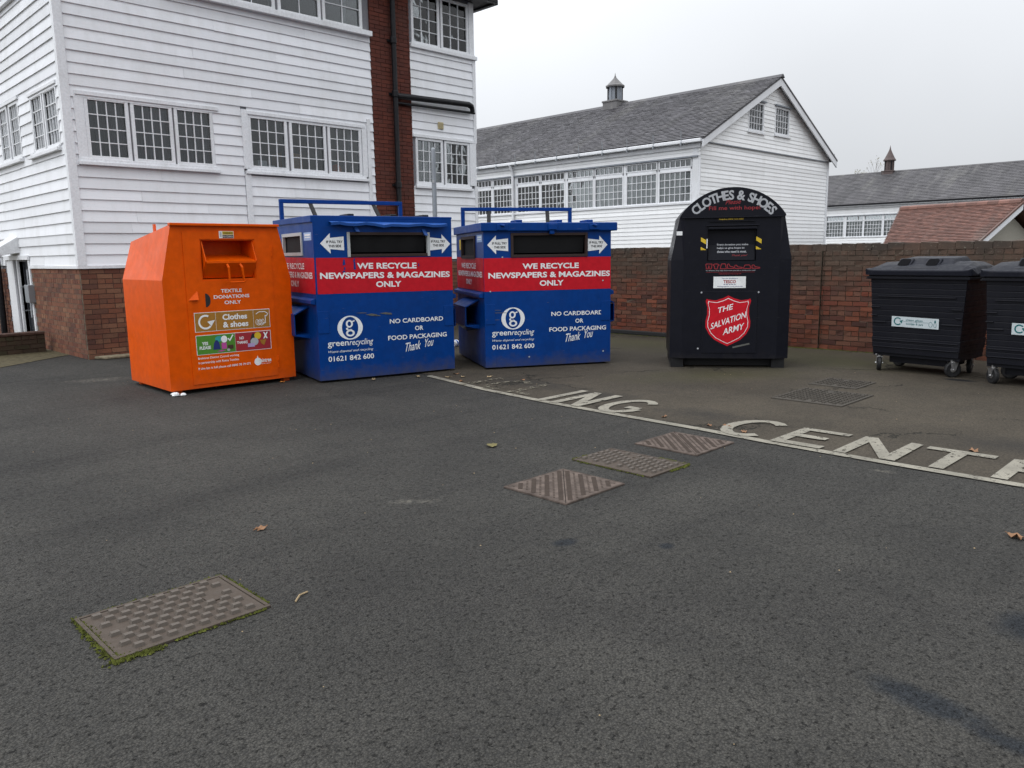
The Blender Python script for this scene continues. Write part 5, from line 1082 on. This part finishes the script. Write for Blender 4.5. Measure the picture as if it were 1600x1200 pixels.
    for x, y, t in ((.10, .14, .5), (w - .14, .14, -.7), (.12, D - .2, 1.3), (w - .14, D - .2, .2)): castor(r, x, y, t + marks * .35)
    q = MB(); q.box(.05, w - .05, .08, D - .08, .20, zb + .01); q.box(.2, w - .2, .2, D - .2, .11, .20); q.build('base_frame_dark_inset', 'plastic', r)  # lower box added for the dark recess, hiding the rear castors
    # glass label
    yl = lambda z: .05 * (1 - (z - zb) / (zt - zb)) - .018; f = lambda x, z: (x, yl(z + (x - .28) * -.0), z); f2 = lambda x, z: (x, yl(z) - .0015, z)
    tl = -.018; sk = lambda x, z: (x, z + tl * (x - .28))
    q = MB(); q.poly([f(.282, .575), f(.826, .565), f(.826, .688), f(.282, .70)], 0); g1 = lambda x, z: f2(x, z + tl * (x - .28))
    ring(q, .355, .64, (.048, .048), (.034, .034), g1, 1, 40, 320, 24); flat2(q, [(.375, .648), (.418, .66), (.40, .615)], g1, 1)
    put_text(q, 'clean glass', g1, .45, .645, .645, .675, .01, m=2, split=False); put_text(q, 'bottles & jars', g1, .455, .65, .598, .63, .01, m=2, split=False); flat2(q, [(.42, .641), (.71, .641), (.71, .644), (.42, .644)], g1, 2)
    ring(q, .735, .625, (.022, .032), (.018, .028), g1, 2, 0, 360, 14); ring(q, .785, .622, (.016, .03), (.012, .026), g1, 2, 0, 360, 14); flat2(q, [(.775, .652), (.795, .652), (.79, .68), (.78, .68)], g1, 2)
    decal(q, 'glass_label', ['palelabel', 'tealprint', 'tealprint'], body)
    return r
wheeled((10.068, 3.807), -1.652, 'black wheeled glass recycling bin beside the charity bank, whole in view', 0)
wheeled((9.80, 2.475), -1.63, 'black wheeled glass recycling bin farther from the charity bank, cut by the picture edge' if False else 'black wheeled glass recycling bin on the far side of its twin from the charity bank', 1)

# ------------------------------------------------------------------ painted letters, reading from the wall side of the line
pt = thing('painted_lettering', 'worn white letters ING CENTR painted on brown tarmac above the line', 'road marking', (0, 0, 0))
pl2 = thing('faded_lettering', 'almost worn away white letters beside the blue container', 'road marking', (0, 0, 0))
def glyph(root, strokes, y0, y1, x0=5.80, x1=6.40, t=.097, mat='roadpaint', name='letter'):
    """strokes = polylines in 0..1 letter space; letter x -> -y (world), letter height -> +x"""
    q = MB(); Wd, Hh = y0 - y1, x1 - x0
    for k_, st in enumerate(strokes):
        P = [(a * Wd, b * Hh) for a, b in st]; tk = t
        for i in range(len(P)):
            pass
        L_, R__ = [], []
        for i, p in enumerate(P):
            a = P[max(i - 1, 0)]; b = P[min(i + 1, len(P) - 1)]; dx, dz = b[0] - a[0], b[1] - a[1]; l = math.hypot(dx, dz); n = (-dz / l * tk / 2, dx / l * tk / 2); j = ru(.9, 1.1)
            L_.append((p[0] + n[0] * j, p[1] + n[1] * j)); R__.append((p[0] - n[0] * j, p[1] - n[1] * j))
        for i in range(len(P) - 1): q.add([(x0 + p[1], y0 - p[0], .0125 + .0012 * k_) for p in (L_[i], R__[i], R__[i + 1], L_[i + 1])], [(0, 1, 2, 3)])
    return q.build(name, mat, root, fix=True)
ac = lambda a0, a1, n=12, rx=.46, rz=.46: [(.5 + rx * math.cos(math.radians(a0 + (a1 - a0) * i / n)), .5 + rz * math.sin(math.radians(a0 + (a1 - a0) * i / n))) for i in range(n + 1)]
GL = {'I': [[(.5, 0), (.5, 1)]], 'N': [[(.1, 0), (.1, 1)], [(.12, .97), (.88, .03)], [(.9, 0), (.9, 1)]], 'G': [ac(40, 345, 16), [(.94, .42), (.55, .42)]], 'C': [ac(45, 315, 14)],
      'E': [[(.1, 0), (.1, 1)], [(.05, .94), (.95, .94)], [(.1, .52), (.75, .52)], [(.05, .06), (.95, .06)]], 'T': [[(0, .94), (1, .94)], [(.5, 0), (.5, .9)]], 'R': [[(.1, 0), (.1, 1)], [(.1, .94), (.6, .94), (.88, .82), (.88, .62), (.6, .5), (.1, .5)], [(.55, .5), (.95, 0)]], 'L': [[(.1, 0), (.1, 1)], [(.05, .06), (.95, .06)]]}
for ch, a, b, hx_ in (('I', 5.60, 5.38, 6.60), ('N', 5.33, 4.97, 6.58), ('G', 4.80, 4.40, 6.55), ('C', 3.42, 2.99, 6.44), ('E', 2.89, 2.46, 6.38), ('N', 2.38, 1.95, 6.40), ('T', 1.90, 1.44, 6.38), ('R', 1.33, .90, 6.38)): glyph(pt, GL[ch], a, b, 5.84 if a > 4 else 5.76, hx_)
for ch, a, b in (('L', 6.12, 5.75), ('C', 6.62, 6.25), ('Y' if False else 'I', 6.95, 6.75)): glyph(pl2, GL[ch], a, b, 5.98, 6.66, mat='roadpaint_old')

# ------------------------------------------------------------------ manhole covers
MAT['ironstud'] = paint('foot_polished_iron', (.088, .073, .060), .6, .3, (.07, .06, .05), .5, 9, .3, 0, False); MAT['iron'] = paint('rusty_worn_iron', (.062, .047, .036), .75, .3, (.05, .045, .04), .6, 7, .4, 0, False); MAT['ironfill'] = mortar('pinkish_concrete_infill', (.125, .098, .083))
MAT['ironrelief'] = paint('shaded_rust_relief', (.078, .060, .049), .8, .2, (.05, .04, .034), .6, 9, .4, 0, False); MAT['irondark'] = paint('dull_grey_iron', (.064, .057, .048), .85, .15, (.03, .03, .026), .6, 6, .4, 0, False); MAT['ironcol'] = paint('grey_iron', (.060, .052, .042), .7, .3, (.05, .05, .045), .5, 6, .4, 0, False); MAT['moss'] = mortar('bright_moss', (.085, .095, .018))  # ironrelief is darkened to carry shade as well as rust
def tread(x0, x1, y0, y1, nx, ny, z, skip=()):
    q = MB(); dx, dy = (x1 - x0) / nx, (y1 - y0) / ny
    for i in range(nx):
        for j in range(ny):
            if (i, j) in skip: continue
            a, b = x0 + dx * (i + .5) + (dx * .25 if j % 2 else -dx * .25), y0 + dy * (j + .5); lx, ly_ = dx * .31, dy * .29; j1 = ru(.9, 1.1)
            if a - lx < x0 or a + lx > x1: continue
            q.hexa([(a - lx * j1, b - ly_, z), (a + lx * j1, b - ly_, z), (a + lx * j1, b + ly_, z), (a - lx * j1, b + ly_, z), (a - lx * .8, b - ly_ * .7, z + .014), (a + lx * .8, b - ly_ * .7, z + .014), (a + lx * .8, b + ly_ * .7, z + .014), (a - lx * .8, b + ly_ * .7, z + .014)])
    return q
def moss_strip(pts, wd, n, parent, seed):
    r_ = random.Random(seed); q = MB()
    for _ in range(n):
        k = r_.randrange(len(pts) - 1); f = r_.random(); a, b = pts[k], pts[k + 1]; x = a[0] + (b[0] - a[0]) * f + r_.gauss(0, wd); y = a[1] + (b[1] - a[1]) * f + r_.gauss(0, wd); s = r_.uniform(.004, .011); h = r_.uniform(.002, .009); t = r_.uniform(0, 6)
        q.add([(x + s * math.cos(t + c), y + s * math.sin(t + c), .004) for c in (0, 2.1, 4.2)] + [(x + r_.uniform(-.006, .006), y + r_.uniform(-.006, .006), .006 + h)], [(0, 1, 3), (1, 2, 3), (2, 0, 3)])
    return kind(q.build('moss', 'moss', parent), 'stuff')
def cover(label, x0, x1, y0, y1, kind_, zb=.002):
    t = thing('manhole_cover', label, 'manhole cover', ((x0 + x1) / 2, (y0 + y1) / 2, 0), 0, 'manhole covers in the tarmac'); a, b = (x1 - x0) / 2, (y1 - y0) / 2; f = .016 if kind_ == 'stud' else .007
    q = MB(); z = zb + .010
    for A_ in ((-a, a, -b, -b + f), (-a, a, b - f, b), (-a, -a + f, -b + f, b - f), (a - f, a, -b + f, b - f)): q.box(*A_, 0, z)
    q.build('frame', ('iron' if kind_ == 'stud' else 'ironfill') if zb < .003 else 'irondark', t, bevel=.002)
    if kind_ == 'stud':
        q = MB(); q.box(-a + f + .004, a - f - .004, -b + f + .004, b - f - .004, 0, z - .003); pm_ = 'iron' if zb < .003 else 'irondark'; pl_ = q.build('plate', pm_, t)
        nx, ny = max(4, int(a * 2 / .068)), max(4, int(b * 2 / .056)); kind(tread(-a + f + .008, a - f - .008, -b + f + .008, b - f - .008, nx, ny, z - .0035, {(1, ny // 2), (nx - 2, ny // 2), (nx - 2, ny // 2 + 1)}).build('tread', 'ironstud' if zb < .003 else 'irondark', pl_), 'stuff')
        q = MB(); q.box(a * .45, a * .62, -.02, .05, z - .0035, z + .003); q.build('key_boss', pm_, pl_, bevel=.003)
    else:                                                   # two triangular leaves with rows of relief bars
        for sgn in (0, 1):
            g_ = .004; c = [(-a + f, -b + f), (a - f, -b + f), (a - f, b - f)] if not sgn else [(-a + f, -b + f), (a - f, b - f), (-a + f, b - f)]
            cx_, cy_ = sum(p[0] for p in c) / 3, sum(p[1] for p in c) / 3; c = [(cx_ + (x - cx_) * .982, cy_ + (y - cy_) * .982) for x, y in c]
            q = MB(); q.prism(c, 'z', 0, z - .001); lf = q.build('leaf_plate', 'ironfill', t, fix=True)
            q = MB(); dl = math.hypot(a, b); ux, uy = a / dl, b / dl; nx_, ny_ = -uy, ux
            for i in range(-9, 10):                          # bands parallel to the split
                o_ = (abs(i) - .35) * .043 * (1 if i > 0 else -1)
                if i == 0 or (i > 0) != bool(sgn): continue
                for j in range(-28, 29):
                    x, y = nx_ * o_ + ux * j * .017, ny_ * o_ + uy * j * .017
                    if abs(x) > a - .03 or abs(y) > b - .03: continue
                    hw_, hl = (.0035, .015) if i % 2 else (.006, .006)
                    if i % 2 == 0 and j % 2: continue
                    P_ = [(x + ux * s1 * hw_ + nx_ * s2 * hl, y + uy * s1 * hw_ + ny_ * s2 * hl) for s1, s2 in ((-1, -1), (1, -1), (1, 1), (-1, 1))]
                    q.hexa([(*p, z - .002) for p in P_] + [(*p, z + .0025) for p in P_])
            kind(q.build('relief', 'ironrelief', lf), 'stuff')
    return t
c = cover('rusty studded rectangular manhole cover with thick moss at one end, alone in open asphalt', .88, 1.522, 3.035, 3.523, 'stud')
moss_strip([(-.312, .24), (-.312, -.25)], .013, 520, c, 1); moss_strip([(-.33, -.25), (-.15, -.255)], .014, 260, c, 2); moss_strip([(-.3, .245), (.32, .245), (.325, -.2)], .006, 420, c, 3); moss_strip([(-.1, -.246), (.3, -.246)], .004, 120, c, 4)
cover('pinkish split triangular manhole cover nearest the open asphalt side of the row of three', 3.45, 4.035, 3.02, 3.56, 'split')
c = cover('studded mossy manhole cover between two split triangular ones', 4.275, 4.73, 2.985, 3.675, 'stud'); moss_strip([(-.22, .34), (-.05, .342)], .012, 160, c, 5); moss_strip([(.0, -.345), (.225, -.345), (.228, -.1)], .013, 420, c, 6); moss_strip([(-.225, .3), (-.225, -.3)], .007, 160, c, 7)
cover('pinkish split triangular manhole cover next to the white painted line', 4.98, 5.53, 3.07, 3.635, 'split')
cover('dark studded manhole cover in the brown tarmac beyond the painted letters', 7.50, 8.30, 3.04, 3.77, 'stud', .006)
cover('faint manhole cover in the brown tarmac near the wheeled bins', 8.58, 9.15, 3.33, 3.87, 'stud', .004)

# ------------------------------------------------------------------ post, leaves and litter
po = thing('metal_post', 'galvanised steel post standing behind the blue containers', 'post', (8.06, 9.76, 0))
m = MB(); m.tube([(0, 0, 0), (0, 0, 3.11)], .036, 16); m.build('tube', 'galv', po); m = MB(); m.lathe([(.036, 3.11), (.034, 3.135), (.015, 3.15)], 16); m.build('cap', 'galv', po); m = MB(); m.box(-.05, -.03, -.045, -.02, 2.62, 2.66); m.build('clip', 'zinc', po)
MAT['leaf_brown'] = plain('brown_leaf', (.20, .10, .045), .8); MAT['leaf_green'] = plain('yellow_green_leaf', (.13, .11, .035), .8); MAT['leaf_pale'] = plain('pale_leaf', (.30, .22, .12), .8); MAT['leaf_orange'] = plain('orange_leaf', (.55, .20, .03), .7)
def leaf(x, y, s, mat, label, rot=0., z=.004, name='fallen_leaf'):
    q = MB(); r_ = random.Random(int(x * 977 + y * 131)); n = 12; vs = [(0, 0, .004)]
    for i in range(n): a = 2 * math.pi * i / n; rr = s * (.55 + .45 * abs(math.cos(2.5 * a / 1.0))) * r_.uniform(.75, 1.1); vs.append((rr * math.cos(a), rr * .62 * math.sin(a), abs(r_.gauss(0, .16)) * s + .002))
    q.add(vs, [(0, 1 + i, 1 + (i + 1) % n) for i in range(n)]); q.tube([(s * .5, 0, .004), (s * 1.15, .1 * s, .01)], .0018, 4)
    return tag(q.build(name, mat, None, (x, y, z), rot), label, 'leaf', 'fallen leaves on the tarmac')
L1 = 'small brown fallen leaf on the tarmac near the painted line'
leaf(4.17, 4.43, .075, 'leaf_green', 'yellow green crumpled leaf on open asphalt beside the studded cover', .6)
leaf(1.97, 3.99, .045, 'leaf_brown', 'small brown leaf on asphalt near the lone mossy cover', .2); leaf(4.63, .93, .06, 'leaf_brown', 'brown leaf on asphalt below the painted letter T', 1.)
for x, y, s, mt in ((6.275, 7.438, .05, 'leaf_pale'), (6.05, 7.75, .06, 'leaf_pale'), (6.5, 7.55, .055, 'leaf_brown'), (6.40, 7.30, .05, 'leaf_pale'), (6.15, 7.05, .045, 'leaf_brown'), (5.55, 8.0, .05, 'leaf_pale'), (6.62, 7.05, .05, 'leaf_pale'), (6.7, 6.55, .05, 'leaf_brown')): leaf(x, y, s, mt, 'small brown or pale leaf in the litter below the blue containers', ru(0, 6), .006)
for x, y in ((5.95, 3.55), (6.02, 3.42), (5.92, 3.2), (6.0, 4.05)): leaf(x, y, .045, 'leaf_brown', 'small brown leaf caught beside the painted letter C', ru(0, 6), .006)
leaf(6.45, 1.62, .07, 'leaf_brown', 'brown leaf above the crossbar of the painted letter T', .4, .006)
leaf(4.70, 8.70, .055, 'leaf_orange', 'bright orange leaf at the foot of the orange bank', .3)
m = MB(); m.tube([(0, 0, .006), (.05, .03, .010), (.10, .035, .006)], .004, 5); tag(m.build('twig', 'leaf_pale', None, (1.62, 3.0, 0), .2), 'pale twig on asphalt near the corner of the lone mossy cover', 'twig')
def crumple(name, mat, x, y, s, label, cat):
    q = MB(); r_ = random.Random(int(x * 991)); n, k = 9, 5; vs = []
    for j in range(k + 1):
        ph = math.pi * j / k
        for i in range(n): t = 2 * math.pi * i / n; rr = s * r_.uniform(.7, 1.15); vs.append((rr * math.sin(ph) * math.cos(t), rr * .8 * math.sin(ph) * math.sin(t), s * .45 + rr * .5 * math.cos(ph)))
    q.add(vs, [(j * n + i, j * n + (i + 1) % n, (j + 1) * n + (i + 1) % n, (j + 1) * n + i) for j in range(k) for i in range(n)]); return tag(q.build(name, mat, None, (x, y, 0)), label, cat)
crumple('crumpled_paper', 'white', 3.42, 8.735, .05, 'crumpled white paper at the front corner of the orange bank', 'litter'); crumple('paper_scrap', 'white', 3.50, 8.715, .035, 'smaller scrap of white paper beside the crumpled one at the orange bank', 'litter')
MAT['canblue'] = plain('blue_can_print', (.03, .12, .45), .4)
can = thing('drink_can', 'white and blue drink can lying on the ground between the blue containers', 'can', (8.52, 9.9, .06), .5)
m = MB(); m.lathe([(.045, -.08), (.06, -.065), (.06, .065), (.045, .08)], 16, ax='x'); m.build('shell', 'white', can); m = MB(); m.lathe([(.061, -.03), (.061, .03)], 16, ax='x'); m.build('printed_band', 'canblue', can)
r_ = random.Random(12); q = MB()                             # grit and tiny crumbs of litter
for _ in range(150):
    x, y = r_.uniform(1.2, 11), r_.uniform(.5, 11)
    s = r_.uniform(.003, .007); t = r_.uniform(0, 6); q.add([(x + s * math.cos(t + c), y + s * math.sin(t + c), .0085) for c in (0, 2.1, 4.2)] + [(x, y, .0085 + s * .7)], [(0, 1, 3), (1, 2, 3), (2, 0, 3)])
o = tag(kind(q.build('grit', 'leaf_pale'), 'stuff'), 'scattered pale grit and crumbs on the tarmac', 'grit')

wm = moss_strip([(11.80, 9.5), (11.80, 5.75), (11.83, 5.2), (11.84, 3.8)], .025, 1500, None, 31); wm['label'] = 'low moss and weeds along the foot of the brick wall'; wm['category'] = 'moss'
